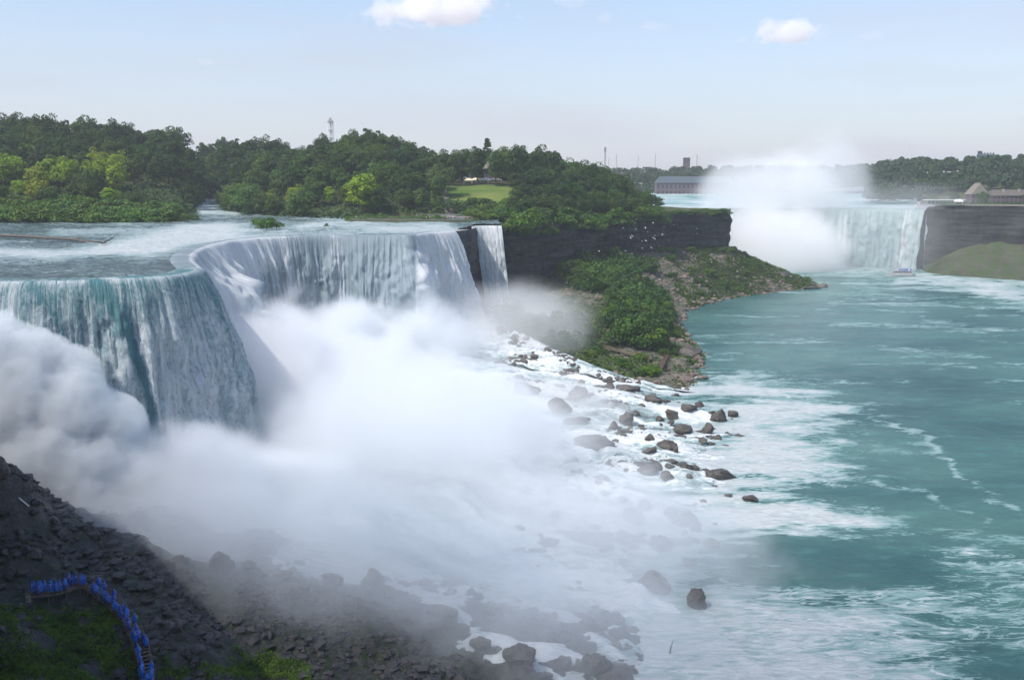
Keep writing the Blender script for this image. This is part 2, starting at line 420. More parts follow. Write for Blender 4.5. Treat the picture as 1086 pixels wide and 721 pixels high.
NEARI = 5
near_crest = CREST[:6]; mid_crest = CREST[5:]
def glass_near(U, Dp, X, Y, Z):
    px, py = proj(X, Y, Z)
    g = sm(16, 0, Dp)*.5*sm(-.5, 1.5, Dp)+.15
    groove = dist_poly(px, py, [(100, 296), (118, 318), (135, 350), (150, 392), (160, 430), (170, 490), (176, 540)])
    g = g + 1.5*np.exp(-(groove/5.5)**2)
    g2 = dist_poly(px, py, [(38, 300), (62, 345), (80, 380)])
    g = g + .5*np.exp(-(g2/9)**2)
    g = g + .25*fbm(U*.06, Dp*.01, 0, 44, 3)
    return g
def near_extra(U, Dp):
    return 3.5*sm(0, 30, Dp)*np.maximum(0, 1-np.abs(U-U.max())/14) 
wf, NC, NN = curtain('waterfall', near_crest, M['fall_near'], 2, .3, .55, 3.0, 1.0, glass_near, near_extra)
tag(wf, 'nearest teal green sheet of falling water with a dark groove down it', 'waterfall')
def glass_mid(U, Dp, X, Y, Z):
    px, py = proj(X, Y, Z)
    g = .15+.12*sm(8, 1, Dp)*sm(0, 1, Dp)
    g = g + .9*np.exp(-((px-405-((py-250)*.02))/30)**2)*(1) + .55*np.exp(-((px-330)/22)**2) + .5*np.exp(-((px-285)/16)**2)*sm(270, 300, py) + .35*np.exp(-((px-372)/9)**2)
    g = g - .5*np.exp(-((px-250)/40)**2) - .5*sm(436, 445, px)*1.0 + .9*np.exp(-((px-436)/3.5)**2)
    return g
def mid_extra(U, Dp):
    L = U.max()
    a = 1.15*np.exp(-((U/L-.33)/.10)**2); b = np.exp(-((U/L-.80)/.05)**2)
    lump = np.abs(fbm(U*.09, Dp*.07, 0, 71, 4, .55))
    col_ = np.maximum(0, fbm(U*.17, Dp*.018, 0, 171, 3)+.15)*np.exp(-((U/L-.2)/.17)**2)*sm(4, 16, Dp)*7*sm(4, 22, U)
    return col_+a*(9*sm(1, 32, Dp)+1.5*np.sin(Dp*.45+lump*3)*sm(3, 12, Dp)+6*lump*sm(0, 12, Dp)) + b*(6*sm(3, 22, Dp)+3*lump*sm(0, 8, Dp))
wm, MC, MN = curtain('waterfall', mid_crest, M['fall_mid'], 3, .4, .7, 3.2, .9, glass_mid, mid_extra, side=5)
tag(wm, 'long white curtain of falling water curving round the cove behind the nearest sheet', 'waterfall')
wl, LC, LN = curtain('waterfall', LUNA, M['fall_mid'], 8, .3, .7, 3.0, .6, lambda U, Dp, X, Y, Z: .0+.25*sm(0, 40, Dp), lambda U, Dp: sm(0, 40, Dp)*1.5*np.sin(U*.35), side=5, lip=12)
tag(wl, 'narrow white waterfall alone against the dark cliff beside the big falls', 'waterfall')

# ------------------------------------------------------------------ cliffs
def cliff(name, path, ztop, zbot, mat, label=None, step=2.0, amp=2.0, lean=3.0, flip=1, seed=11, vstep=1.6, over=1.2):
    P = np.array([(*p[:2], ztop[i] if hasattr(ztop, '__len__') else ztop, zbot[i] if hasattr(zbot, '__len__') else zbot) for i, p in enumerate(path)], float)
    C, s = resample(P, step)
    T = np.gradient(C[:, :2], axis=0); T /= np.linalg.norm(T, axis=1)[:, None]+1e-9
    N = np.stack([T[:, 1], -T[:, 0]], 1)*flip
    nv = int((C[:, 2]-C[:, 3]).max()/vstep)+2
    tt = np.linspace(0, 1, nv)
    U, Tt = np.meshgrid(s, tt, indexing='ij')
    Z = C[:, 2][:, None]*(1-Tt)+C[:, 3][:, None]*Tt
    Xw = C[:, 0][:, None]; Yw = C[:, 1][:, None]
    lay = vnoise(Z*.3, U*.03, 0, seed)*.7 + vnoise(Z*.8, U*.06, 0, seed+1)*.3 - 1.1*np.abs(vnoise(U*.22, Z*.03, 0, seed+8))
    off = lean*Tt**1.5 + amp*(fbm(Xw*.05, Yw*.05, Z*.03, seed, 4)+.45*lay+.35*fbm(U*.3, Z*.08, 0, seed+3, 3))*sm(0, .04, Tt)
    off = off + over*sm(.0, .05, Tt)*(1-Tt)
    X = Xw+N[:, 0][:, None]*off; Y = Yw+N[:, 1][:, None]*off
    V = np.stack([X, Y, Z], -1).reshape(-1, 3)
    o = link(name, mesh_np(name, V, grid_faces(*U.shape), True), mat)
    return tag(o, label, None, None, 'structure')
# rock face behind the water, set back from the brink
allc = CREST[:]
C_all, _ = resample(allc, 3)
back = []
Tn = np.gradient(C_all[:, :2], axis=0); Tn /= np.linalg.norm(Tn, axis=1)[:, None]
for p, tng in zip(C_all, Tn): back.append((p[0]-tng[1]*2.5, p[1]+tng[0]*2.5))
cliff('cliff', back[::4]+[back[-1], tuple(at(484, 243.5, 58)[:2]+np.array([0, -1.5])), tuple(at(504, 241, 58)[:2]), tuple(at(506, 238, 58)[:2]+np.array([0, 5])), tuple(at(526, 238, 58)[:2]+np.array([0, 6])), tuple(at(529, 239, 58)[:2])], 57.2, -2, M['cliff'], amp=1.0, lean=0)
EDGE = [(524, 553, 58), (548, 552, 58), (575, 578, 58), (600, 605, 58.5), (640, 650, 59), (680, 690, 60), (720, 720, 60.5), (755, 738, 61), (775, 745, 61)]
EP = [tuple(atxd(*e)) for e in EDGE]
corner = EP[-1]
EPX = EP + [(176, 762, 61), (168, 800, 61), (172, 860, 60), (190, 925, 59)]
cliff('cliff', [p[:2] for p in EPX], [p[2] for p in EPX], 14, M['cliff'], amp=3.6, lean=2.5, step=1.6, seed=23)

# ------------------------------------------------------------------ island terrain (bearing / distance profiles)
PROF = {
 -140: [(520, 58), (545, 62), (620, 84), (720, 106), (900, 112), (1300, 100)],
 0:    [(524, 58), (550, 62), (620, 84), (720, 106), (900, 110), (1300, 100)],
 120:  [(524, 58), (548, 61), (620, 80), (720, 102), (900, 108), (1300, 96)],
 185:  [(530, 58), (552, 61), (620, 72), (720, 98), (900, 106), (1300, 90)],
 206:  [(545, 58), (570, 59), (640, 64), (740, 84), (900, 102), (1300, 88)],
 214:  [(800, 69), (830, 72), (870, 84), (940, 98), (1050, 100), (1300, 86)],
 226:  [(790, 69), (820, 72), (870, 84), (940, 96), (1050, 98), (1300, 84)],
 236:  [(620, 62.5), (650, 64), (710, 78), (800, 95), (900, 98), (1300, 84)],
 290:  [(575, 60), (600, 62), (680, 78), (780, 90), (900, 92), (1300, 82)],
 330:  [(560, 59.5), (590, 62), (660, 78), (740, 94), (900, 94), (1300, 82)],
 400:  [(535, 58.5), (575, 61), (640, 78), (720, 97), (900, 94), (1300, 80)],
 440:  [(532, 58.5), (575, 60), (640, 76), (730, 92), (900, 90), (1300, 78)],
 468:  [(530, 58.5), (590, 61), (640, 71), (690, 81), (800, 86), (1300, 77)],
 500:  [(531, 58.5), (590, 61), (620, 68), (690, 81), (800, 86), (1300, 77)],
 529:  [(545, 58), (590, 61), (620, 68), (690, 81), (800, 88), (1300, 77)],
 548:  [(548, 58), (590, 62), (625, 69), (690, 81), (800, 88), (1300, 76)],
 575:  [(578, 58), (600, 62), (640, 70), (700, 80), (800, 86), (1300, 75)],
 600:  [(605, 58.5), (625, 62), (660, 70), (720, 79), (800, 82), (1300, 74)],
 640:  [(650, 59), (665, 61), (690, 66), (730, 74), (800, 76), (1200, 72)],
 680:  [(690, 60), (700, 61), (720, 62), (750, 63), (800, 62), (1000, 61)],
 720:  [(720, 60.5), (730, 61), (745, 61), (770, 61), (800, 61), (900, 60)],
 755:  [(738, 61), (745, 61), (755, 61), (775, 61), (790, 61), (850, 60)],
 775:  [(745, 61), (750, 61), (760, 61), (770, 61), (785, 61), (800, 61)],
}
PK = sorted(PROF); PA = np.array([PROF[k] for k in PK], float)
def prof(px):
    i = np.clip(np.searchsorted(PK, px)-1, 0, len(PK)-2)
    t = np.clip((px-np.array(PK)[i])/(np.array(PK)[i+1]-np.array(PK)[i]), 0, 1)
    return PA[i]*(1-t)[..., None, None] + PA[i+1]*t[..., None, None]
def hill(px, D):
    P = prof(np.atleast_1d(np.asarray(px, float)))
    D = np.atleast_1d(np.asarray(D, float))
    return np.array([np.interp(d, P[i, :, 0], P[i, :, 1]) for i, d in enumerate(D)])
pxs = np.arange(-140, 775.1, 5.0); tt = np.linspace(0, 5, 46)
Pm = prof(pxs)
DD = np.stack([np.interp(tt, np.arange(6), Pm[i, :, 0]) for i in range(len(pxs))])
ZZ = np.stack([np.interp(tt, np.arange(6), Pm[i, :, 1]) for i in range(len(pxs))])
ZZ[:, 0] -= 1.0
PXg = np.broadcast_to(pxs[:, None], DD.shape)
Xg = (PXg-CX)/F*(DD*cp+(CAMZ-ZZ)*sp)
ZZ2 = ZZ + np.where(tt > .5, .8*fbm(Xg*.03, DD*.03, 0, 5, 3), 0)
V = np.stack([Xg, DD, ZZ2], -1).reshape(-1, 3)
lawnm = ((PXg > 466) & (PXg < 552) & (tt[None, :] > 1.9) & (tt[None, :] < 3.05))
t = NT('island_ground'); lw = t.attr('lawn'); p = t.pos()
base = t.mix(t.noise(p, .1, 6), (.04, .05, .02), (.075, .085, .03))
gr = t.mix(t.mapr(t.noise(t.scalev(p, (.4, 1, 1)), .06, 5), .4, .62), (.07, .13, .025), (.15, .18, .04))
M['island'] = t.surf(t.pbr(t.mix(lw, base, gr), .9, t.bump(t.noise(p, .8, 4), .3), .2))
isl = link('hill', mesh_np('hill', V, grid_faces(*DD.shape), True, {'lawn': lawnm.astype(float).ravel()}), M['island'])
tag(isl, kind='structure')

# ------------------------------------------------------------------ water sheets
def polar_sheet(name, px0, px1, n, Ds, zf, mat, foamf, keep=None, amp=None):
    pxs = np.linspace(px0, px1, n)
    PX, D = np.meshgrid(pxs, Ds, indexing='ij')
    Z = zf(D) if callable(zf) else np.full(D.shape, float(zf))
    X = (PX-CX)/F*(D*cp+(CAMZ-Z)*sp)
    if amp is not None: Z = Z + amp(X, D)
    fc = grid_faces(*D.shape)
    V = np.stack([X, D, Z], -1).reshape(-1, 3)
    if keep is not None:
        k = keep(X, D).ravel(); fc = fc[k[fc].all(1)]
    fo = foamf(*proj(X, D, Z), X, D)
    used = np.unique(fc); rm = np.full(len(V), -1); rm[used] = np.arange(len(used))
    o = link(name, mesh_np(name, V[used], rm[fc], True, {'foam': fo.ravel()[used]}), mat)
    return tag(o, kind='structure')
# upper rapids above the American falls
rp = [tuple(q[:2]) for q in (C_all if True else [])]
poly_up = rp + [tuple(at(503, 240, 58)[:2])] + [(LC[i][0], LC[i][1]) for i in range(len(LC))] + [tuple(at(529, 236.5, 58)[:2]), (60, 640), (60, 1300), (-900, 1300), (-900, 222), (-200, 222)]
def foam_glint_up(px, py, X, Y):
    f = .24+.16*fbm(X*.03, Y*.05, 0, 3, 4)  # low foam all over also paints glint flecks on the rapids
    def blob(pts, w, a): return a*np.exp(-(dist_poly(px, py*2.2, [(x, y*2.2) for x, y in pts])/w)**2)
    f = f + blob([(150, 262), (200, 252), (235, 249)], 22, .9) + blob([(0, 268), (60, 270), (110, 265), (170, 262)], 12, .75)
    f = f + blob([(160, 258), (110, 262)], 14, .5) + blob([(60, 246), (160, 246), (240, 243), (300, 244)], 9, .38)
    f = f + blob([(320, 240), (360, 236), (420, 240), (470, 240)], 10, .5) + blob([(195, 215), (215, 214)], 6, .8) + blob([(200, 220), (225, 221)], 5, .6) + blob([(215, 225), (250, 226)], 5, .6) + blob([(190, 240), (250, 238), (300, 237)], 6, .35)
    f = f + blob([(230, 254), (300, 249), (480, 243)], 8, .45)
    ff = blob([(0, 288), (100, 286), (190, 284)], 22, .3)
    return np.clip((f-ff*.5)*.85, .08, 1)
def near_edge(X, Y, a):
    d = dist_poly(X, Y, [tuple(q[:2]) for q in C_all[::2]]+[tuple(C_all[-1][:2])])
    k = sm(5, 11, d); return a*k-.35*(1-k)
Dup = np.unique(np.r_[np.arange(200, 560, 1.6), np.geomspace(560, 1300, 120)])
polar_sheet('rapids', -260, 560, 420, Dup, zup, M['rapids'], foam_glint_up, lambda X, Y: inside(X, Y, poly_up),
            lambda X, Y: near_edge(X, Y, (.30*fbm(X*.12, Y*.16, 0, 8, 4)+.28*np.abs(fbm(X*.45, Y*.6, 0, 18, 3)))-.2))
# the gorge river
def foam_river(px, py, X, Y):
    w1 = fbm(X*.05, Y*.11, 0, 21, 5, .6)*22; w2 = fbm(X*.035, Y*.1, 0, 31, 5, .6)*10
    x, y = px+w1*1.4, py+w2
    f = np.full(X.shape, .05)+.05*fbm(X*.01, Y*.02, 0, 3, 3)
    tmod = .85+.55*fbm(X*.06, Y*.14, 0, 41, 4, .6)
    def tongue(pts, w, a, k=2.7): return .8*a*tmod*np.exp(-(dist_poly(x, y*k, [(p, q*k) for p, q in pts])/(w*1.3))**2)
    f = f + tongue([(680, 405), (740, 415), (800, 427), (865, 434)], 36, 1.0) + tongue([(860, 437), (905, 441)], 16, .4)
    f = f + tongue([(700, 440), (770, 455), (800, 462)], 40, .8) + tongue([(700, 480), (790, 487), (850, 498)], 46, 1.0)
    f = f + tongue([(700, 500), (780, 505), (800, 530)], 60, .9) + tongue([(760, 548), (860, 545)], 30, .75) + tongue([(860, 545), (930, 550)], 22, .35)
    f = f + tongue([(850, 458), (890, 470)], 9, .4) + tongue([(600, 560), (720, 560), (770, 560)], 70, 1.0)
    big = sm(0, 60, np.minimum(y-588-0.00*(x-760), 1e9)) * sm(1045, 900, x+0*(y-600)+(y-640)*-.55) 
    f = f + .50*big+.3*big*sm(960,740,x)
    f = f - .9*np.exp(-(dist_poly(x, y*2.2, [(800, 586*2.2), (850, 584*2.2)])/34)**2) - .9*np.exp(-(dist_poly(x, y*2.4, [(815, 520*2.4), (885, 526*2.4)])/26)**2)
    x2, y2 = px+fbm(X*.09, Y*.2, 0, 61, 4)*9, py+fbm(X*.08, Y*.2, 0, 66, 4)*6
    def line(pts, w, a): return a*np.exp(-(dist_poly(x2, y2*1.6, [(p, q*1.6) for p, q in pts])/w)**2)
    f = f + line([(860, 432), (930, 440), (985, 462), (992, 480), (1015, 497), (1032, 507)], 4, .36)
    f = f + line([(935, 508), (975, 522), (1010, 540), (1045, 552)], 5, .28) + line([(1035, 520), (1086, 548)], 6, .25) + line([(1030, 585), (1086, 600)], 8, .2)
    f = f + line([(905, 300), (990, 300), (1060, 312), (1100, 330)], 12, .32) + line([(960, 294), (1030, 297), (1110, 301)], 8, .55) + line([(1040, 305), (1110, 318)], 10, .5)
    f = f + line([(870, 325), (960, 316), (1040, 326)], 5, .25) + line([(980, 340), (1050, 352)], 6, .25) + line([(750, 400), (790, 396)], 6, .2)+ line([(960, 380), (1030, 392)], 6, .2)
    f = f + .6*sm(296, 286, py)*sm(1020, 900, px)
    f = f + .25*sm(.25, .8, fbm(X*.02, Y*.05, 0, 90, 4))
    # foam that clings to the shore of the talus
    return np.clip(f, 0, 1)
Dr = np.unique(np.r_[np.linspace(40, 110, 40), np.arange(110, 420, .9), np.geomspace(420, 1150, 220)])
polar_sheet('river', 380, 1180, 520, Dr, 0.0, M['river'], foam_river, None, lambda X, Y: .25*fbm(X*.08, Y*.12, 0, 77, 4)*sm(60, 120, Y))
polar_sheet('river', 1180, 3200, 60, np.geomspace(40, 1150, 60), 0.0, M['river'], foam_river, None, None)
nb = mesh_np('gorge_floor', [(-700, -500, -3), (900, -500, -3), (900, 1200, -3), (-700, 1200, -3)], [(0, 1, 2, 3)])
tag(link('gorge_ground', nb, M['dark']), kind='structure')

# ------------------------------------------------------------------ talus below the island cliff
CB = [(-45, 520), (-20, 538)]+[tuple(p[:2]) for p in EP[1:]]+[(180, 765), (178, 800), (182, 860)]
WLP = [(535, 345, 12), (560, 356, 11), (600, 374, 8), (640, 391, 5), (680, 403, 2.5), (715, 411, .8), (737, 410, 0), (745, 403, 0), (742, 391, 0), (750, 379, 0), (736, 365, 0), (722, 350, 0), (723, 338, 0), (736, 327, 0), (765, 318, 0), (800, 313, 0), (835, 308.5, 0), (866, 306, 0)]
WL3D = [tuple(at(*q)) for q in WLP]+[(262, 765, 0), (232, 800, 0), (212, 860, 0)]
WL = [q[:2] for q in WL3D]
def arcpts(P, n):
    P, s = resample(P, 1.0); i = np.linspace(0, len(P)-1, n)
    return np.stack([np.interp(i, np.arange(len(P)), P[:, k]) for k in range(P.shape[1])], 1)
nu, nv = 260, 110
A_, B_ = arcpts(CB, nu), arcpts([(a_, b_, c_-.6) for a_, b_, c_ in WL3D], nu)
# match by spreading the base along the cliff
vv = np.linspace(-.06, 1.05, nv)
def talus_pt(iu, v):
    a = A_[iu]; b = B_[iu]
    XY = a[:, None, :]*(1-v[None, :, None]) + b[:, None, :2]*v[None, :, None]
    z0 = (np.interp(iu, [0, 40, 78, 110, 260], [13, 14, 30, 31, 31])+2*np.sin(iu*.05))[:, None]
    z = z0*(1-np.clip(v, 0, 2))**1.12 + b[:, 2][:, None]*v + 0
    z = np.where(v > 1, (b[:, 2][:, None])-(v-1)*90, z)
    return XY[..., 0], XY[..., 1], z
X, Y, Z = talus_pt(np.arange(nu), vv)
rough = 1.5*fbm(X*.06, Y*.06, 0, 17, 5, .6)+.8*np.abs(fbm(X*.25, Y*.25, 0, 19, 3))
Z = Z + rough*sm(-.02, .1, vv)*(.35+.65*sm(1.02, .9, vv))
talus = link('talus_slope', mesh_np('talus_slope', np.stack([X, Y, Z], -1).reshape(-1, 3), grid_faces(nu, nv), True), M['talus'])
tag(talus, kind='structure')
TAL = (X, Y, Z)

# ------------------------------------------------------------------ cascade: foaming water over the rock slope in front of the falls
base_line = []
for Cc, Nn in ((NC, NN), (MC, MN)):
    for i in range(0, len(Cc), 14): base_line.append((Cc[i][0]+Nn[i][0]*5, Cc[i][1]+Nn[i][1]*5, 13))
base_line = [b for b in base_line if b[0] > -170]
base_line += [(-20, 520, 13), (-2, 545, 14)]
EL = [(-60, 90, -1), (-20, 105, -1), (10, 128, -1), (26, 146, -1)]+[tuple(at(*q)) for q in ((735, 645, -1), (757, 578, -1), (782, 505, -1), (790, 462, -1), (778, 432, -1), (758, 418, -1), (736, 413, -.5), (715, 414, .8), (680, 406, 2.5), (640, 394, 5), (600, 377, 8), (560, 359, 11))]+[(-15, 530, 13)]
nu2, nv2 = 380, 190
A2, B2 = arcpts(base_line, nu2), arcpts(EL, nu2)
v2 = np.linspace(-.05, 1.05, nv2)
XYZ = A2[:, None, :]*(1-v2[None, :, None])+B2[:, None, :]*v2[None, :, None]
X, Y, Z = XYZ[..., 0], XYZ[..., 1], XYZ[..., 2]
UU = np.arange(nu2)[:, None]*(430/nu2)+0*X; FV = np.broadcast_to(v2[None, :], X.shape)*110
UU = UU + 10*fbm(X*.02, Y*.02, 0, 3, 3)
strk = fbm(UU*.30, FV*.045, 0, 151, 5, .6)
Z = Z + (1.1*fbm(X*.07, Y*.09, 0, 51, 6, .58)+1.1*strk+.7*np.abs(fbm(UU*.5, FV*.16, 0, 55, 4))+.9*vnoise(FV*.22+2*fbm(UU*.1, 0, 0, 9, 2), UU*.05, 0, 58))*sm(1.04, .9, v2)
fo = np.clip(.80+.55*strk+.25*fbm(X*.05, Y*.08, 0, 57, 4), 0.1, 1)
casc = link('cascade_slope', mesh_np('cascade_slope', np.stack([X, Y, Z], -1).reshape(-1, 3), grid_faces(nu2, nv2), True, {'foam': fo.ravel()}), M['cascade'])
tag(casc, kind='structure')
CAS = (X, Y, Z)

# ------------------------------------------------------------------ foreground slope at the foot of the near bluff
K = [(-20, 470, 38), (0, 500, 33), (60, 545, 23), (110, 568, 16), (180, 580, 11), (250, 588, 8.5), (330, 596, 7), (400, 604, 5), (470, 640, 4), (540, 690, 2.2), (600, 705, 1), (660, 721, -.5),
     (45, 622, 19), (100, 640, 17.5), (125, 660, 16), (145, 690, 14), (155, 730, 11.5), (165, 800, 8), (0, 721, 17), (-60, 640, 26), (0, 640, 20), (80, 721, 15.5), (250, 650, 10.5), (400, 721, 5), (300, 721, 7), (500, 760, 1.5), (200, 721, 10.5), (340, 650, 7.5), (100, 760, 14), (300, 850, 3), (0, 900, 15), (40, 580, 22.5), (90, 600, 18.5)]
KP = np.array([at(*k[:2], k[2]) for k in K])
extra_pts = np.array([(-110, 150, 36), (-110, 120, 36), (-110, 200, 18), (-105, 180, 22), (-95, 195, 8), (-92, 160, 26), (-60, 200, 6), (-30, 195, 2), (0, 180, 0), (30, 130, -4), (20, 100, -4), (-20, 90, 1), (-60, 80, 12), (-100, 80, 28), (40, 170, -5), (-80, 185, 14), (-120, 60, 40)])
KP = np.vstack([KP, extra_pts])
def fg_raw(X, Y):
    X = np.asarray(X, float); Y = np.asarray(Y, float)
    d2 = (X[..., None]-KP[:, 0])**2+(Y[..., None]-KP[:, 1])**2+4
    w_ = d2**-1.7
    return (w_*KP[:, 2]).sum(-1)/w_.sum(-1)
def fgz(X, Y):
    X = np.asarray(X, float); Y = np.asarray(Y, float)
    return fg_raw(X, Y)+.9*fbm(X*.12, Y*.12, 0, 61, 5, .55)+.6*np.abs(fbm(X*.5, Y*.5, 0, 63, 3))-.5
gx, gy = np.meshgrid(np.linspace(-112, 42, 340), np.linspace(78, 202, 280), indexing='ij')
gz = fgz(gx, gy)
tag(link('rocky_slope', mesh_np('rocky_slope', np.stack([gx, gy, gz], -1).reshape(-1, 3), grid_faces(*gx.shape), True), M['dark']), kind='structure')
# near bluff out of view to the left, edge set close to shade the slope
NBL = [(-24, -60), (-20, 0), (-32, 45), (-58, 88), (-74, 112), (-92, 138), (-108, 152), (-150, 168), (-200, 185), (-260, 215)]
cliff('cliff', NBL, 62, [0, 0, 0, 4, 8, 20, 25, 20, 0, 0], M['cliff'], amp=1.0, lean=.5, step=2.2, seed=41, over=.4)
P_, _ = resample(NBL, 6)
V = []; 
for p in P_: V += [(p[0]-1, p[1], 62.05), (p[0]-60, p[1]+5, 63), (p[0]-600, p[1]+5, 66)]
tag(link('bluff_ground', mesh_np('bluff_ground', V, grid_faces(len(P_), 3)), M['soil']), kind='structure')

# ------------------------------------------------------------------ Horseshoe falls
HC = [(190, 900, 58), (192, 935, 58), (212, 965, 58), (250, 978, 58), (300, 976, 58), (345, 962, 58), (380, 944, 58), (402, 925, 58)]
wh, HCr, HNr = curtain('waterfall', HC, M['fall_far'], 0, 1.2, 1.4, 3.6, 1.3, lambda U, Dp, X, Y, Z: .35+.3*sm(10, 0, Dp)+.5*fbm(U*.04, Dp*.0, 0, 5, 3), None, lip=22)
tag(wh, 'broad pale green horseshoe waterfall far upstream behind a cloud of mist', 'waterfall')
hb = [(p[0]-0, p[1]) for p in HC]
Th = np.gradient(np.array(hb), axis=0); Th /= np.linalg.norm(Th, axis=1)[:, None]
cliff('cliff', [(p[0]-q[1]*4, p[1]+q[0]*4) for p, q in zip(hb, Th)], 57, -2, M['cliff_far'], lean=0, step=4)
def zfar(Y): return 58 + 14*sm(1000, 1300, Y)
polyh = [tuple(p[:2]) for p in HCr]+[(420, 990), (470, 1100), (560, 1320), (60, 1320), (120, 1000), (180, 890)]
def foam_far(px, py, X, Y):
    return np.clip(.45+.45*fbm(X*.012, Y*.02, 0, 5, 4)+.35*sm(1150, 1000, Y), 0, 1)
polar_sheet('upper_river', 560, 1100, 200, np.geomspace(860, 1330, 110), zfar, M['upper'], foam_far, lambda X, Y: inside(X, Y, polyh), lambda X, Y: .4*fbm(X*.05, Y*.05, 0, 9, 3)-.2)
# Canadian side: cliff, talus, plateau
RC = [(404, 925), (410, 905), (425, 895), (470, 880), (520, 840), (555, 760), (570, 600), (560, 400), (550, 100), (550, -200)]
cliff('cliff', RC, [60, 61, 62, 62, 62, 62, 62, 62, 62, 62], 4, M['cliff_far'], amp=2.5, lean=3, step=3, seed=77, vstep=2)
CB3 = RC; WL3 = [(394, 905), (388, 870), (408, 838), (436, 812), (452, 790), (480, 730), (505, 590), (500, 400), (495, 100), (495, -200)]
A3, B3 = arcpts(CB3, 220), arcpts(WL3, 220); v3 = np.linspace(-.05, 1.06, 40)
XY = A3[:, None, :]*(1-v3[None, :, None])+B3[:, None, :]*v3[None, :, None]
X, Y = XY[..., 0], XY[..., 1]
top = np.interp(np.arange(220), [0, 3, 7, 12, 20, 220], [3, 10, 22, 29, 28, 24])[:, None]
Z = top*(1-v3)**1.15*np.where(v3 < 1, 1, 0)*1.0; Z = np.nan_to_num(Z)
Z = np.where(v3 > 1, -(v3-1)*40, np.maximum(top*np.clip(1-v3, 0, 2)**1.1, 0)) + 2.0*fbm(X*.04, Y*.04, 0, 93, 5)*np.sin(np.clip(v3, 0, 1)*3.1)
M['talus_far'] = m_rock('far_talus', (.045, .045, .032), (.08, .08, .05), (.12, .115, .09), scale=.08, moss=(.045, .075, .018), bump=.9)
tag(link('talus_slope', mesh_np('talus_slope', np.stack([X, Y, Z], -1).reshape(-1, 3), grid_faces(220, 40)), M['talus_far']), kind='structure')
# plateau and hill behind the far brink
def farz(px, D): 
    r = np.interp(px, [300, 640, 760, 900, 960, 1000, 1040, 1086, 1200, 2600], [84, 84, 88, 90, 94, 98, 100, 104, 104, 90])
    st = np.interp(px, [300, 700, 920, 985, 1040, 1200, 2600], [1290, 1290, 1200, 1060, 1030, 1030, 1030])
    return np.where(D < st, 62+ (D-900)*.0, 62 + (r-62)*sm(st-30, st+170, D))
pf = np.linspace(300, 2800, 160); Df = np.unique(np.r_[np.linspace(905, 1600, 60), np.geomspace(1600, 6000, 25)])
PX, D = np.meshgrid(pf, Df, indexing='ij'); Z = farz(PX, D); X = (PX-CX)/F*(D*cp+(CAMZ-Z)*sp)
far_poly = [(404, 926)]+RC[1:]+[(6500, -200), (6500, 7000), (-3000, 7000), (-3000, 1280), (540, 1290), (470, 1100), (418, 985)]
kp = inside(X, D, far_poly).ravel(); fc = grid_faces(*D.shape); fc = fc[kp[fc].all(1)]
tag(link('far_ground', mesh_np('far_ground', np.stack([X, D, Z], -1).reshape(-1, 3), fc), M['soil']), kind='structure')
# strip of plateau right at the brink (butts to the cliff)
Pr, _ = resample(RC, 4); V = []
for p in Pr: V += [(p[0]-.5, p[1]+.3, 62.0 if p[1] < 900 else 60.6), (p[0]+40, p[1]+30, 62.1), (p[0]+800, p[1]+140, 62.2)]
tag(link('plateau_ground', mesh_np('plateau_ground', V, grid_faces(len(Pr), 3)), M['soil']), kind='structure')
gs = 6000
tag(link('ground', mesh_np('ground', [(-gs, 1250, 61), (gs, 1250, 61), (gs, gs, 61), (-gs, gs, 61)], [(0, 1, 2, 3)]), M['soil']), kind='structure')

# ------------------------------------------------------------------ trees
def leaf_cards(cen, nor, size, rng):
    n = len(cen)
    nor = nor/(np.linalg.norm(nor, axis=1)[:, None]+1e-9)
    nor = nor + rng.normal(0, .55, (n, 3)); nor /= np.linalg.norm(nor, axis=1)[:, None]
    a = np.cross(nor, rng.normal(0, 1, (n, 3))); a /= np.linalg.norm(a, axis=1)[:, None]
    b = np.cross(nor, a)
    s = (size*rng.uniform(.6, 1.35, n))[:, None]
    V = np.stack([cen-a*s*.5, cen+b*s*.38+nor*s*.08, cen+a*s*.5, cen-b*s*.38+nor*s*.05], 1).reshape(-1, 3)
    return V, np.arange(n*4).reshape(-1, 4)
def make_crown(seed, H, R, shape='round', blobs=34, leaves=80, size=.8, zlo=.08):
    rng = np.random.default_rng(seed)
    Cs, Ns = [], []
    k = 0
    while k < blobs:
        d = rng.normal(0, 1, 3); d /= np.linalg.norm(d)
        rr = rng.uniform(.35, .95)
        if shape == 'round': p = np.array([d[0]*R*rr, d[1]*R*rr, H*(.5+zlo/2)+d[2]*H*(.5-zlo/2)*rr*.95])
        elif shape == 'cone':
            zz = rng.uniform(zlo*.5, 1)**1.0; w_ = (1-zz)**.8
            a = rng.uniform(0, 6.28); p = np.array([math.cos(a)*R*w_*.8, math.sin(a)*R*w_*.8, H*zz*.97])
        elif shape == 'bush': p = np.array([d[0]*R*rr, d[1]*R*rr, abs(d[2])*H*rr*.8+H*.1])
        else: # tall / oval
            p = np.array([d[0]*R*rr*.8, d[1]*R*rr*.8, H*.56+d[2]*H*.4*rr])
        br = rng.uniform(.24, .42)*R*(.6 if shape == 'cone' else 1)
        n = int(leaves*rng.uniform(.7, 1.3))
        q = rng.normal(0, 1, (n, 3)); q /= np.linalg.norm(q, axis=1)[:, None]
        q[:, 2] = np.where(q[:, 2] < -.3, -q[:, 2], q[:, 2])
        rad = br*rng.uniform(.7, 1.08, n)[:, None]*np.array([1, 1, .8])
        Cs.append(p+q*rad); Ns.append(q + (p-np.array([0, 0, H*.45]))/R*.4); k += 1
    V, Fc = leaf_cards(np.vstack(Cs), np.vstack(Ns), size, rng)
    V[:, 2] = np.maximum(V[:, 2], .1)
    return mesh_np('crown', V, Fc, False)
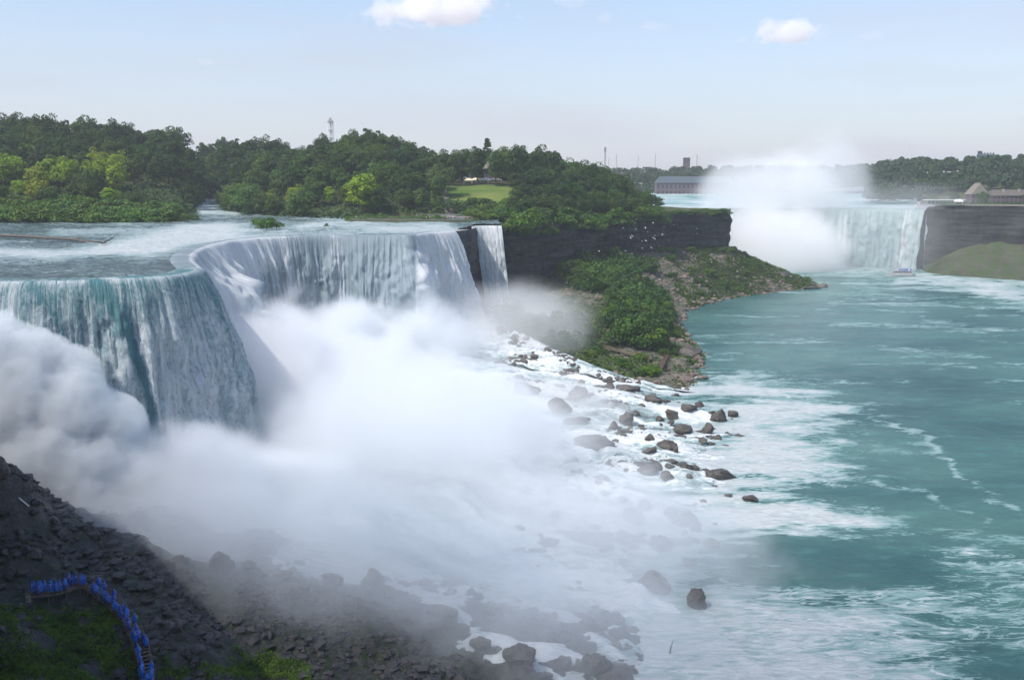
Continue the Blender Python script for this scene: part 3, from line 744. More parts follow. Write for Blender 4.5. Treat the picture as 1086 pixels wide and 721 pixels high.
def make_trunk(seed, H, r, top=.7):
    rng = np.random.default_rng(seed); m = MB()
    bend = rng.uniform(-.04, .04, 2)*H
    m.tube([(0, 0, -1.5), (bend[0]*.2, bend[1]*.2, H*.25), (bend[0]*.6, bend[1]*.6, H*.5), (bend[0], bend[1], H*top)], [r*1.25, r, r*.7, r*.25])
    for k in range(4):
        a = k*1.6+rng.uniform(-.4, .4); z0 = H*rng.uniform(.28, .5)
        L = H*.24
        m.tube([(bend[0]*.5, bend[1]*.5, z0), (math.cos(a)*L*.5, math.sin(a)*L*.5, z0+L*.55), (math.cos(a)*L, math.sin(a)*L, z0+L*1.0)], [r*.45, r*.3, r*.12], 5)
    me = bpy.data.meshes.new('trunk'); me.from_pydata(m.v, [], m.f); me.update(); me.materials.append(M['bark']); return me
TREES = {'round': [], 'tall': [], 'cone': [], 'bush': [], 'small': []}
for k in range(7): TREES['round'].append((make_crown(100+k, 20, 8.6, 'round', 60, 90, .95), make_trunk(k, 20, .45)))
for k in range(4): TREES['tall'].append((make_crown(200+k, 20, 7.0, 'tall', 52, 80, .9), make_trunk(20+k, 20, .4)))
for k in range(3): TREES['cone'].append((make_crown(300+k, 20, 5, 'cone', 52, 60, .7), make_trunk(30+k, 20, .35, .9)))
for k in range(5): TREES['bush'].append((make_crown(400+k, 5, 4.2, 'bush', 26, 70, .55), make_trunk(40+k, 4, .14)))
for v in TREES.values():
    for cr, tr in v: cr.materials.append(M['leaf'])
def tree(kind, loc, H, wid=1.0, color=(1, 1, 1), label='', cat='tree', group=None, name=None, rng=random):
    P = TREES[kind]; cr, tr = rng.choice(P)
    h0 = 5 if kind == 'bush' else 20
    s = H/h0
    e = empty(name or {'round': 'broadleaf_tree', 'tall': 'slender_tree', 'cone': 'conifer_tree', 'bush': 'shrub'}[kind], loc, rng.uniform(0, 6.28), label, cat, group)
    e.scale = (s*wid, s*wid, s)
    o = link('trunk' if kind != 'bush' else 'stem', tr, None, e)
    o = link('crown' if kind != 'bush' else 'foliage', cr, None, e)
    o.color = (*color, 1)
    return e
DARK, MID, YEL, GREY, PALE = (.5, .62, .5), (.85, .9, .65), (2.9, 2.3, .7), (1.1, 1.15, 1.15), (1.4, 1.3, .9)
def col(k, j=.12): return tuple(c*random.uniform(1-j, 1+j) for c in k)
LBL = {'D': 'dark green broadleaf tree', 'M': 'mid green broadleaf tree', 'Y': 'bright yellow green tree', 'G': 'greyish green tree'}
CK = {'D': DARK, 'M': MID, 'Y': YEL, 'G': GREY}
SK = [(-140, 112), (0, 112), (60, 113), (100, 119), (150, 118), (175, 127), (205, 141), (225, 143), (240, 138), (256, 132), (275, 141), (300, 152), (320, 152), (345, 142), (370, 138), (400, 132), (425, 144), (450, 151), (475, 160), (487, 161), (505, 152), (520, 150), (555, 156), (580, 153), (600, 164), (620, 168), (650, 181), (670, 192), (690, 203), (705, 214)]
def sky_y(px): return np.interp(px, [a for a, b in SK], [b for a, b in SK])
def plant(px, D, kind, H=None, top=None, ck='M', wid=1.0, where='', group=None, color=None):
    z = float(hill(px, D)[0])-.4
    if top is not None:
        ztop = at(px, top, D=D)[2]; H = max(7, ztop-z)
    H = H or random.uniform(15, 22)
    p = atxd(px, D, z)
    return tree(kind, p, H, wid, color or col(CK[ck]), f'{LBL[ck]} {where}', 'tree', group)
random.seed(11)
# back rows set the skyline
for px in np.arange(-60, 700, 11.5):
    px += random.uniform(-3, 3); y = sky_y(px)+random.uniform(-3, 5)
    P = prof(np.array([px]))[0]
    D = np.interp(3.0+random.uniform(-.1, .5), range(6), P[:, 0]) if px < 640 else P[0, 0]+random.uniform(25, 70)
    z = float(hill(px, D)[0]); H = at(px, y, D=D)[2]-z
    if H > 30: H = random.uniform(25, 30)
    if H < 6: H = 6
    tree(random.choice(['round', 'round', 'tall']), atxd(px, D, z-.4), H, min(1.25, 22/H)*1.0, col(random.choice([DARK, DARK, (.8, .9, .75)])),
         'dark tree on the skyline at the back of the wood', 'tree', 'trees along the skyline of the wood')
# rows down the left hill
def rowtrees(px0, px1, step, t, hs, cks, where, group, kinds=('round', 'round', 'tall'), skip=None, wid=1.0):
    for px in np.arange(px0, px1, step):
        px += random.uniform(-.35, .35)*step
        if skip and skip(px): continue
        P = prof(np.array([px]))[0]; tt = t+random.uniform(-.18, .18)
        D = float(np.interp(tt, range(6), P[:, 0])); ck = random.choice(cks)
        plant(px, D, random.choice(kinds), H=random.uniform(*hs), ck=ck, where=where, group=group, wid=wid)
gA = 'trees on the wooded slope at the left'
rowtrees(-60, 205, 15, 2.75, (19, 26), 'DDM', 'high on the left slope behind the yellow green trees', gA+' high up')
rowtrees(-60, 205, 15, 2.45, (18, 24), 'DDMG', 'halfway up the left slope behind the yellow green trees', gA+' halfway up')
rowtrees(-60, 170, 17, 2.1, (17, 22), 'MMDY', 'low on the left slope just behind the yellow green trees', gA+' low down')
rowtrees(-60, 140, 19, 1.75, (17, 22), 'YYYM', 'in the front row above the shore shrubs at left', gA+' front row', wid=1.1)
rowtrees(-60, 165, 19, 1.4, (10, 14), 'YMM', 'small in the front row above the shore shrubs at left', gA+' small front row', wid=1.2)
gB = 'trees beyond the side channel'
rowtrees(206, 240, 9, 1.6, (16, 22), 'D', 'at the head of the side channel', gB)
rowtrees(206, 240, 9, 2.4, (18, 24), 'D', 'above the head of the side channel', gB+' higher up')
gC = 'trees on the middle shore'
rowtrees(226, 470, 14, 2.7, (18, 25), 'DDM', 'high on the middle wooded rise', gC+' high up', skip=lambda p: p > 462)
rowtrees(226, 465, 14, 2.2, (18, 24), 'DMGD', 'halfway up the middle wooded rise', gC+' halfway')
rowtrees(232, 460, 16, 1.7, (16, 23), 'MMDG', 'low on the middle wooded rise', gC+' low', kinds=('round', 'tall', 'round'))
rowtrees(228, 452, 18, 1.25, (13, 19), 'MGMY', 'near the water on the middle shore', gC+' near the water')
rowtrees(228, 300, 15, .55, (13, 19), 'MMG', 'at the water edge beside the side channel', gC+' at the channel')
# island top, right of the lawn and behind the tents
gD = 'trees behind the park tents'
rowtrees(470, 600, 10, 3.45, (19, 25), 'DD', 'close behind the park tents on the island', gD)
rowtrees(545, 640, 10, 2.6, (15, 20), 'DDM', 'right of the lawn on the island', 'trees right of the lawn')
rowtrees(548, 690, 9, 1.6, (12, 17), 'DMM', 'set back from the brow of the dark island cliff', 'trees set back from the island cliff', skip=lambda p: False)
rowtrees(548, 690, 8, .55, (10, 15), 'DDM', 'on the brow of the dark island cliff', 'trees along the brow of the island cliff')
rowtrees(590, 690, 10, 2.3, (12, 17), 'DD', 'at the back of the island wood above the cliff', 'trees at the back of the island wood')
# named single trees
plant(463, 590, 'cone', H=27, ck='G', where='shaped like a cone left of the lawn stairs')['label'] = 'tall greyish conifer left of the stone stairs by the lawn'
plant(385, 580, 'tall', H=27, ck='Y', wid=1.3, where='x')['label'] = 'tall yellow green tree at the middle of the water front'
plant(265, 600, 'round', H=20, ck='G', where='x')['label'] = 'round pale grey green tree right beside the side channel'
plant(517, 752, 'cone', top=146, ck='D', where='x')['label'] = 'dark conifer standing above the park pavilion roof'
t_ = plant(318, 575, 'round', H=18, ck='G', where='x', color=(1.5, 1.5, 1.3)); t_['label'] = 'pale willow like tree with the lightest crown on the middle shore'
def shrub(px, D, H, w, color, label, group, z=None):
    z = float(hill(px, D)[0])-.2 if z is None else z
    return tree('bush', atxd(px, D, z), H, w, color, label, 'shrub', group)
for px in np.arange(-50, 203, 9.5):
    for k, tt in enumerate((.35, .85, 1.2)):
        if px > 190 and k: continue
        P = prof(np.array([min(px, 203.)]))[0]; D = float(np.interp(tt, range(6), P[:, 0]))
        shrub(px+random.uniform(-2.5, 2.5), D, random.uniform(6.5, 10)*(1.0 if px < 180 else .75), 1.35, col((1.25, 1.3, .8)), ['dull green willow shrub on the water line of the left shore', 'dull green willow shrub in the second rank of the left shore', 'dull green willow shrub below the trees of the left shore'][k], ['shrubs on the left water line', 'shrubs in the second rank at left', 'shrubs below the left trees'][k])
shrub(206, 548, 5, 1.1, col((1.2, 1.3, .8)), 'low rounded shrub at the very tip of the left shore', None)
for (px, py, hh, ww, lb) in ((283, 243, 6.5, 1.35, 'large dome shaped shrub on a rock in the rapids'), (346, 241, 2.3, .8, 'tiny round bush standing alone in the rapids'), (275, 239, 4.0, 1.2, 'small low bush leaning against the dome shaped shrub in the rapids')):
    q = at(px, py, 58.3); shrub(px, q[1], hh, ww, col((1.0, 1.15, .8)), lb, None, z=58.0)
for px in np.arange(370, 470, 9):
    shrub(px, 541+random.uniform(0, 10), random.uniform(3, 5.5), 1.3, col((1.2, 1.3, .7)), 'bright low shrub behind the stone wall of the lookout path', 'shrubs behind the lookout path wall')
for px in np.arange(502, 600, 6.5):
    for k in range(3):
        P = prof(np.array([px]))[0]; D = float(np.interp(.35+k*.55+random.uniform(-.15, .15), range(6), P[:, 0]))
        shrub(px+random.uniform(-3, 3), D, random.uniform(5, 9), 1.1, col(random.choice([(1.4, 1.35, .7), (1, 1.1, .8), (.8, 1, .8)])), ['leafy shrub on the cliff brow below the lawn', 'leafy shrub in the middle of the slope below the lawn', 'leafy shrub just under the lawn'][k], ['shrubs on the brow below the lawn', 'shrubs mid slope below the lawn', 'shrubs just under the lawn'][k])
for px in np.arange(545, 775, 6):
    P = prof(np.array([px]))[0]
    D = float(P[0, 0])+random.uniform(-2.5, 3)
    shrub(px, D, random.uniform(2.5, 4.5) if px > 695 else random.uniform(6, 11), 1.35, col((1.0, 1.15, .75)), 'low green bush on the rim of the island cliff', 'bushes along the cliff rim', z=float(P[0, 1])-(random.uniform(1.0, 3.5) if px > 695 else random.uniform(2, 9)))
# talus shrubs
X, Y, Z = TAL
def talus_at(iu, iv): return (X[iu, iv], Y[iu, iv], Z[iu, iv]-.3)
n = 0
tries = 0
while n < 200 and tries < 3000:
    tries += 1
    iu = random.randrange(8, nu-30) if random.random() < .5 else random.randrange(8, 120); iv = random.randrange(7, nv-14); v = vv[iv]
    x, y, z = talus_at(iu, iv); q, r = proj(x, y, z)
    # leave the bare screes open
    bare = (dist_poly(q, r, [(690, 275), (705, 300), (722, 330)]) < 9) or (dist_poly(q, r, [(665, 275), (700, 320)]) < 6) or (v > .88 and r < 350)
    if bare: continue
    left = q < 700
    if iu < 62 and v < .55: continue
    big = left and r < 372 and v < .86
    H = random.uniform(8, 14) if big else random.uniform(2.2, 5)
    if not big and random.random() < .05: continue
    e = tree('bush', (x, y, z), H, random.uniform(.8, 1.1) if big else 1.25, col(random.choice([(.8, .95, .6), (.6, .78, .55), (1.3, 1.3, .55)] if not big else [(.5, .68, .5), (.65, .8, .55), (1.05, 1.15, .55)])),
             'tall bushy shrub on the upper scree under the island cliff' if big else 'small shrub low on the boulder scree by the river', 'shrub', 'tall shrubs on the scree' if big else 'small shrubs on the scree')
    n += 1

# far woods: one mass for each far-off stretch
def far_wood(name, pts, seed, label, color=(1, 1, 1), H=17, leaf=3.0):
    rng = np.random.default_rng(seed); Cs, Ns = [], []
    for (x, y, z, h) in pts:
        for b in range(13):
            d = rng.normal(0, 1, 3); d /= np.linalg.norm(d)
            c0 = np.array([x, y, z+h*.55])+d*np.array([h*.26, h*.26, h*.30])
            n = 34; q = rng.normal(0, 1, (n, 3)); q /= np.linalg.norm(q, axis=1)[:, None]; q[:, 2] = np.abs(q[:, 2])-.25
            Cs.append(c0+q*h*.2*rng.uniform(.7, 1.1, (n, 1))); Ns.append(q)
    V, Fc = leaf_cards(np.vstack(Cs), np.vstack(Ns), leaf, rng)
    o = link(name, mesh_np(name, V, Fc, False), M['leaf_far']); o.color = (*color, 1)
    return tag(o, label, 'woods', None, 'stuff')
FS = [(560, 178), (640, 174), (690, 170), (740, 173), (780, 172), (830, 168), (900, 168), (925, 163), (960, 165), (985, 164), (1005, 171), (1035, 176), (1060, 174), (1086, 163), (1110, 160), (1200, 158)]
def fy(p): return np.interp(p, [a for a, b in FS], [b for a, b in FS])
pts = []
rng = np.random.default_rng(5)
for px in np.arange(540, 930, 5.5):
    for D0 in (1310, 1380, 1460, 1560, 1680):
        D = D0+rng.uniform(-25, 25); p = px+rng.uniform(-4, 4); z = float(farz(p, D))
        h = rng.uniform(14, 20)
        if D0 == 1680: h = np.clip(at(p, fy(p)+rng.uniform(-1, 3), D=D)[2]-z, 12, 30)
        pts.append((*atxd(p, D, z), h))
far_wood('far_wood', pts, 1, 'hazy wood along the far bank behind the long roofed building', (.9, 1, 1))
pts = []
for px in np.arange(925, 1190, 5.5):
    for D0 in (1090, 1130, 1180, 1230, 1270, 1300):
        D = D0+rng.uniform(-15, 15); p = px+rng.uniform(-4, 4); z = float(farz(p, D))
        h = rng.uniform(13, 20)
        if D0 >= 1270: h = np.clip(at(p, fy(p)+rng.uniform(-1, 3)+(3 if D0 < 1300 else 0), D=D)[2]-z, 9, 26)
        pts.append((*atxd(p, D, z), h))
far_wood('hillside_wood', pts, 2, 'wooded hillside rising behind the buildings on the far right rim', (.95, 1.05, .85))

random.seed(91)
for i, (x, y) in enumerate([(-42, 20), (-50, 40), (-62, 55), (-72, 72), (-84, 88), (-94, 100), (-104, 118), (-38, 0), (-58, 20), (-80, 50), (-96, 72), (-116, 100)]):  # trees out of view, added so their shadow reaches the near slope
    tree('round', (x, y, 61.8), random.uniform(15, 19), .85, col(MID), 'unseen broadleaf tree on the near bluff, added to shade the slope', 'tree', 'unseen shade trees on the near bluff')

# ------------------------------------------------------------------ spray, mist, haze, clouds
def unit_ball(sub=3):
    import bmesh
    me = bpy.data.meshes.new('mist_body'); b = bmesh.new()
    bmesh.ops.create_icosphere(b, subdivisions=sub, radius=1.0); b.to_mesh(me); b.free(); return me
def mist(px, py, D, r, mat, label, name='mist', z=None, cat='mist', xyz=None):
    c_ = xyz or at(px, py, D=D)
    o = link(name, unit_ball(), mat); o.location = c_; o.scale = r
    return tag(o, label, cat, None, 'stuff')
m_b = m_mist('billow_near', .42, .15, .36, .50, edge=1.5, detail=6, step=.7, pw=.25, col=(.97, .99, 1))  # blue of shade light mixed into the vapour colour
for bx, by, bd, br in ((-10, 385, 194, 15), (35, 392, 196, 13), (72, 405, 197, 11), (15, 430, 192, 16), (70, 440, 194, 15), (110, 452, 196, 12), (-10, 480, 190, 16), (50, 490, 190, 16), (105, 500, 192, 14), (142, 515, 194, 12), (90, 535, 188, 13)):
    tag(mist(bx, by, bd, (br, br*.9, br), m_b, 'puffy white burst of spray in front of the nearest sheet of water', 'spray'), None, None, 'bursts of spray at the foot of the nearest sheet')
mist(290, 425, 262, (30, 34, 34), m_mist('plume_bend', .12, .05, .36, .58, edge=.8, detail=6, pw=.9, dist=.5, step=.5), 'white mist at the foot of the bend between the two big curtains', 'mist')
mist(160, 548, 202, (70, 30, 27), m_mist('spray_near', 0.322, .05, .37, .57, edge=.75, col=(.965, .985, 1), step=.38, detail=6, pw=.9), 'soft mist hiding the foot of the nearest falls', 'mist')
mist(310, 445, 330, (74, 100, 54), m_mist('plume_cove', 0.184, .04, .37, .57, edge=.75, col=(.965, .985, 1), step=.38, detail=7, pw=.9, dist=.6), 'bright white plume of mist filling the cove of the falls', 'mist')
mist(420, 418, 395, (72, 92, 54), m_mist('plume_mid', 0.161, .04, .37, .57, edge=.75, col=(.965, .985, 1), step=.38, detail=7, pw=.9, dist=.6), 'white mist at the foot of the long curtain of water', 'mist')
mist(425, 515, 245, (80, 75, 50), m_mist('plume_front', 0.086, .04, .37, .57, edge=.75, col=(.965, .985, 1), step=.38, detail=7, pw=.9, dist=.6), 'bluish mist drifting in front of the falls', 'mist')  # bluish vapour colour stands in for the cool light of shade
mist(610, 605, 190, (62, 52, 28), m_mist('plume_low', 0.063, .05, .37, .57, edge=.75, col=(.965, .985, 1), step=.38, detail=7, pw=.9, dist=.6), 'low mist over the foaming water near the dark shore rocks', 'mist')
mist(545, 350, 430, (58, 75, 34), m_mist('veil_cliff', .022, .035, .36, .74, edge=.9, detail=6, pw=1.0, dist=.5), 'thin veil of mist between the narrow fall and the scree', 'mist')
mist(590, 440, 320, (42, 60, 20), m_mist('veil_cascade', .04, .045, .38, .74, edge=.9, detail=6, pw=1.0, dist=.5), 'thin torn mist blowing over the upper cascade', 'mist')
mist(300, 605, 165, (76, 36, 25), m_mist('veil_rocks', .065, .05, .36, .62, edge=.8, col=(.95, .98, 1), step=.38, detail=7, pw=1.0, dist=.6), 'thin mist drifting over the dark rocks of the near slope', 'mist')  # vapour tinted bluer to imitate mist lying in shade
mist(560, 690, 152, (50, 30, 17), m_mist('veil_shore', .06, .06, .36, .62, edge=.8, col=(.95, .98, 1), step=.38, detail=7, pw=1.0, dist=.6), 'thin mist over the boulders of the bottom shore', 'mist')
mist(0, 0, 0, (128, 90, 80), m_mist('horseshoe_mist', .06, .018, .34, .72, edge=1.0, detail=7, pw=.9, dist=.5), 'thick white mist rising from the foot of the far horseshoe falls', 'mist', xyz=(255, 940, 6))
mist(0, 0, 0, (75, 55, 84), m_mist('horseshoe_column', .02, .022, .40, .72, edge=.8, detail=7, pw=1.0, dist=.5), 'faint column of mist rising above the far falls into the sky', 'mist', xyz=(325, 985, 80))
mist(0, 0, 0, (120, 75, 72), m_mist('horseshoe_left', .028, .018, .40, .72, edge=.8, detail=7, pw=1.0, dist=.5), 'thin drifting mist in front of the long roofed building', 'mist', xyz=(270, 990, 68))
mist(0, 0, 0, (170, 80, 80), m_mist('far_veil', .006, .014, .38, .74, edge=.8, detail=6, pw=.9, dist=.5), 'very thin mist in front of the far right hillside', 'mist', xyz=(385, 930, 30))
# air
hz = MB().box((0, 2400, 65), (7600, 7400, 180))
t = NT('haze_air'); v = t.n('ShaderNodeVolumePrincipled', {'Color': (.93, .95, 1, 1), 'Density': .00012, 'Anisotropy': .2}); t.l(v.outputs[0], t.out.inputs['Volume'])
tag(hz.build('haze', t.m), 'pale summer haze in the air over the gorge', 'haze', None, 'stuff')

# ------------------------------------------------------------------ helpers for placing on the built ground
from mathutils.bvhtree import BVHTree
bpy.context.view_layer.update()
def bvh(o): return BVHTree.FromPolygons([v.co for v in o.data.vertices], [tuple(p.vertices) for p in o.data.polygons])
SURF = [bvh(o) for o in (casc, talus, bpy.data.objects['rocky_slope'])]
def hit(px, py):
    d = Vector(ray(px, py)).normalized(); o = Vector((0, 0, CAMZ)); best = None
    for b in SURF:
        loc, n, i, dist = b.ray_cast(o, d)
        if loc is not None and (best is None or dist < best[1]): best = (loc, dist)
    t0 = -CAMZ/d.z
    if best is None or best[1] > t0: return Vector(o+d*t0)
    return best[0]
def ground_z(x, y, surf=None):
    best = 0.0
    for b in (SURF if surf is None else [SURF[surf]]):
        loc, n, i, dist = b.ray_cast(Vector((x, y, 100)), Vector((0, 0, -1)))
        if loc is not None: best = max(best, loc.z)
    return best

# ------------------------------------------------------------------ boulders
def boulder_mesh(seed, rough=.35, cut=True):
    import bmesh
    me = bpy.data.meshes.new('boulder_rock'); b = bmesh.new()
    bmesh.ops.create_icosphere(b, subdivisions=4, radius=1.0); b.to_mesh(me); b.free()
    n = len(me.vertices); co = np.empty(n*3, np.float32); me.vertices.foreach_get('co', co); co = co.reshape(-1, 3).astype(float)
    r = np.random.default_rng(seed)
    for k in range(11):                         # facets
        d = r.normal(0, 1, 3); d /= np.linalg.norm(d); lim = r.uniform(.45, .8)
        e = co@d; co -= np.maximum(e-lim, 0)[:, None]*d*.9
    co *= (1+rough*.5*fbm(co[:, 0]*1.4, co[:, 1]*1.4, co[:, 2]*1.4, seed, 5, .6)-.16*np.abs(fbm(co[:, 0]*3, co[:, 1]*3, co[:, 2]*3, seed+7, 4, .6)))[:, None]
    me.vertices.foreach_set('co', co.astype(np.float32).ravel())
    me.polygons.foreach_set('use_smooth', np.ones(len(me.polygons), bool)); me.update()
    return me
BM = [boulder_mesh(900+k) for k in range(9)]
for b in BM: b.materials.append(M['boulder'])
M['pink_rock'] = m_rock('pinkish_shore_rock', (.1, .075, .065), (.2, .155, .13), (.32, .26, .22), scale=.5, bump=.3)
BP = [boulder_mesh(950+k) for k in range(4)]
for b in BP: b.materials.append(M['pink_rock'])
def boulder(loc, rx, ry, rz, label, group=None, tilt=.25, pool=BM, rng=random):
    o = link('boulder', rng.choice(pool)); o.location = loc; o.scale = (rx, ry, rz)
    o.rotation_euler = (rng.uniform(-tilt, tilt), rng.uniform(-tilt, tilt), rng.uniform(-.5, .5))
    return tag(o, label, 'boulder', group)
random.seed(21)
BL = [
 (730, 437, 18, 15, 'dark squarish boulder in the foam, highest of the outer cluster near the river'), (764, 447, 24, 20, 'tall jagged dark boulder in the foam at the outer tip of the rock cluster'),
 (777, 442, 12, 12, 'small peaked boulder touching the outer side of the tall jagged one'), (751, 460, 15, 16, 'upright dark boulder in the foam just below the tall jagged one'),
 (762, 466, 14, 8, 'low dark boulder at the water edge below the upright one'), (714, 445, 18, 18, 'rounded dark boulder in the middle of the outer cluster'),
 (724, 460, 28, 12, 'long low boulder sloping under the outer cluster'), (696, 427, 26, 12, 'wide low boulder at the upper edge of the cascade rocks'),
 (667, 415, 28, 12, 'grey slab boulder high in the cascade beside the scree'), (664, 451, 22, 18, 'humped grey boulder in the middle of the cascade'),
 (652, 455, 14, 13, 'dark pointed boulder leaning on the humped grey one'), (674, 441, 14, 8, 'small grey boulder above the humped one in the cascade'),
 (690, 466, 14, 9, 'small low boulder between white runs of the cascade'), (708, 475, 26, 10, 'flat boulder with foam running over both ends'),
 (717, 480, 9, 8, 'little dark rock just under the flat foam washed boulder'), (689, 481, 24, 7, 'thin dark ledge rock in the white water'),
 (763, 508, 42, 13, 'large flat brown boulder lying in foam beside the open river'), (708, 508, 19, 12, 'mossy dark boulder in foam left of the large flat brown one'),
 (687, 503, 26, 13, 'dull rock half washed over beside the mossy boulder'), (732, 507, 11, 6, 'tiny dark rock between the mossy boulder and the flat brown one'),
 (728, 496, 22, 6, 'low thin rock upstream of the flat brown boulder'), (798, 531, 24, 8, 'low dark boulder farthest out in the open river'),
 (773, 527, 9, 6, 'small rock in foam beside the outermost low boulder'), (731, 557, 38, 21, 'big dark oval boulder tilted in blue white foam'),
 (711, 549, 22, 14, 'dim rock touching the upper side of the big oval boulder'), (755, 580, 18, 12, 'small dark pointed boulder alone at the edge of a teal pool'),
 (732, 600, 23, 13, 'dark boulder with foam at its foot below the big oval one'), (700, 585, 28, 28, 'misty ridge shaped boulder in the spray'),
 (696, 628, 38, 28, 'large faint boulder veiled by mist below the ridge shaped one'), (739, 645, 27, 25, 'upright grey boulder at the lower edge of the white water'),
 (631, 716, 34, 34, 'faint triangular boulder in mist at the bottom shore'), (550, 708, 64, 44, 'huge rounded boulder in mist on the bottom shore'),
 (594, 712, 30, 24, 'faint rounded boulder between the huge and the triangular ones'), (655, 724, 44, 9, 'flat dark boulder cut by the bottom edge of the view'),
 (591, 714, 13, 8, 'little dark rock at the foot of the faint rounded boulder'), (576, 720, 20, 10, 'small dark rock at the foot of the huge rounded boulder'),
 (558, 420, 32, 26, 'tall faint boulder in mist high in the cascade'), (593, 436, 32, 20, 'faint grey boulder in mist upstream of the humped one'),
 (613, 424, 26, 20, 'faint boulder with foam on its shoulder near the scree'), (611, 450, 32, 12, 'low misty boulder in the middle of the upper cascade'),
 (628, 476, 60, 20, 'long misty rock shelf across the cascade'), (672, 556, 20, 36, 'steep faint rock wall showing through the mist edge'),
 (684, 540, 20, 14, 'dim rock beside the steep faint rock wall'), (648, 412, 16, 9, 'small dark rock close under the green point'), (640, 428, 16, 8, 'small grey rock left of the grey slab boulder'),
 (742, 432, 12, 8, 'small dark rock behind the highest squarish boulder'), (700, 447, 12, 9, 'small dark rock left of the rounded one in the outer cluster'), (745, 470, 14, 6, 'thin rock awash below the upright boulder'),
 (232, 606, 40, 44, 'pointed grey boulder in thin mist on the near slope'), (395, 625, 36, 46, 'blocky tall boulder in mist at the end of the near ridge'), (352, 620, 40, 26, 'broad boulder in mist left of the blocky tall one'),
 (262, 605, 26, 20, 'small boulder right of the pointed grey one'), (300, 618, 32, 24, 'rounded boulder on the misty near ridge'), (150, 588, 30, 20, 'dark boulder on the ridge above the people in blue'), (190, 600, 34, 24, 'dark weathered boulder below the ridge, right of the people in blue'),
 (470, 660, 60, 34, 'wide dim boulder on the shore under the mist'), (508, 690, 40, 26, 'dim boulder between the wide one and the huge one on the shore'),
 (20, 610, 20, 12, 'pale grey boulder above the cluster of people in blue'), (35, 590, 26, 16, 'brownish block on the slope above the people in blue'), (26, 672, 13, 9, 'pale grey rock among the undergrowth at bottom left'),
]
def px_boulder(px, py, w_, h_, label):
    p = hit(px, py); dist = (p-Vector((0, 0, CAMZ))).length; k = dist/F
    rx = w_*k/2*1.0; rz = h_*k/2*1.1
    if px < 560 and py > 580: rx *= .8; rz *= .62
    boulder((p.x, p.y+rx*.3, p.z+rz*.32), rx, max(rx*.8, rz*.7), rz, label, None)
for b in BL: px_boulder(*b)
for i in range(75):        # smaller unnamed rocks in the cascade
    iu = random.randrange(40, 370); iv = random.randrange(60, 182); x, y, z = (a[iu, iv] for a in CAS)
    q, r = proj(x, y, z)
    if not (540 < q < 760 and 395 < r < 600): continue
    s_ = random.uniform(.5, 1.7)
    boulder((x, y, z+.35*s_), s_*1.5, s_, s_*.9, 'small dark rock poking out of the white cascade', 'small rocks in the white cascade')
pr = (np.array(WL)[:, :2])
Pw, _ = resample(pr, 2.2)
for i in range(len(Pw)):
    x, y = Pw[i]
    if y > 770 or x < -12: continue
    if random.random() < .5: continue
    for k in range(1):
        s_ = random.uniform(.9, 2.4)
        xx, yy = x+random.uniform(-6, 1.5), y+random.uniform(-3, 3)
        boulder((xx, yy, ground_z(xx, yy, 1)+.2*s_), s_*1.3, s_, s_*.8, 'pinkish grey boulder on the shore below the scree', 'boulders along the scree shore', pool=BP+BM[:1])
q = hit(738, 378); boulder((q.x-3, q.y, 1.5), 7, 4, 3.4, 'large dark flat topped rock at the tip of the green point')
q = at(838, 303, 1); boulder((q[0]-8, q[1], 7), 11, 9, 8.5, 'big dark rounded rock standing on the far shore of the scree')
q = at(860, 306.5, 0); boulder((q[0], q[1], .2), 15, 6, 1.9, 'long flat dark rock reaching into the river beyond the big rounded rock')
q = hit(690, 382); 
X, Y, Z = TAL
for i in range(40):
    iu = random.randrange(90, 215); iv = random.randrange(20, 100); x, y, z = X[iu, iv], Y[iu, iv], Z[iu, iv]
    q_, r_ = proj(x, y, z)
    s_ = random.uniform(.6, 2.0)
    boulder((x, y, z+.15*s_), s_*1.3, s_, s_*.75, 'pale grey boulder lying on the open scree', 'pale boulders on the scree', pool=BP)
random.seed(33)
for i in range(90):
    x, y = random.uniform(-100, 10), random.uniform(98, 176); z = ground_z(x, y, 2)
    q_, r_ = proj(x, y, z)
    if not (-10 < q_ < 640 and 540 < r_ < 735) or z < 2 or (q_ < 175 and 595 < r_): continue
    s_ = random.uniform(.35, 1.1)
    boulder((x, y, z+.1*s_), s_*1.4, s_, s_*.8, 'dark wet rock lying on the near slope', 'rocks strewn on the near slope', .5)
Vr, Fr = [], []; rr_ = np.random.default_rng(77); base_ = np.array([v.co[:] for v in boulder_mesh(5).vertices][:1]); import bmesh as _bm
ic = bpy.data.meshes.new('ic'); _b = _bm.new(); _bm.ops.create_icosphere(_b, subdivisions=1, radius=1); _b.to_mesh(ic); _b.free()
iv_ = np.array([v.co[:] for v in ic.vertices]); if_ = np.array([tuple(p.vertices) for p in ic.polygons])
def rubble(name, xs, ys, zs, smin, smax, mat, label):
    n = len(xs); sc = rr_.uniform(0, 1, n)**3*(smax-smin)+smin
    V = iv_[None]*(1+rr_.uniform(-.3, .3, (n, len(iv_), 1)))*np.stack([sc*rr_.uniform(.8, 1.6, n), sc*rr_.uniform(.8, 1.4, n), sc*rr_.uniform(.5, .9, n)], 1)[:, None, :]
    a = rr_.uniform(0, 6.28, n); cs, sn = np.cos(a)[:, None], np.sin(a)[:, None]
    V = np.stack([V[..., 0]*cs-V[..., 1]*sn, V[..., 0]*sn+V[..., 1]*cs, V[..., 2]], -1)+np.stack([xs, ys, zs], 1)[:, None, :]
    Fc = (if_[None]+(np.arange(n)*len(iv_))[:, None, None]).reshape(-1, 3)
    return tag(link(name, mesh_np(name, V.reshape(-1, 3), Fc, False), mat), label, 'rubble', None, 'stuff')
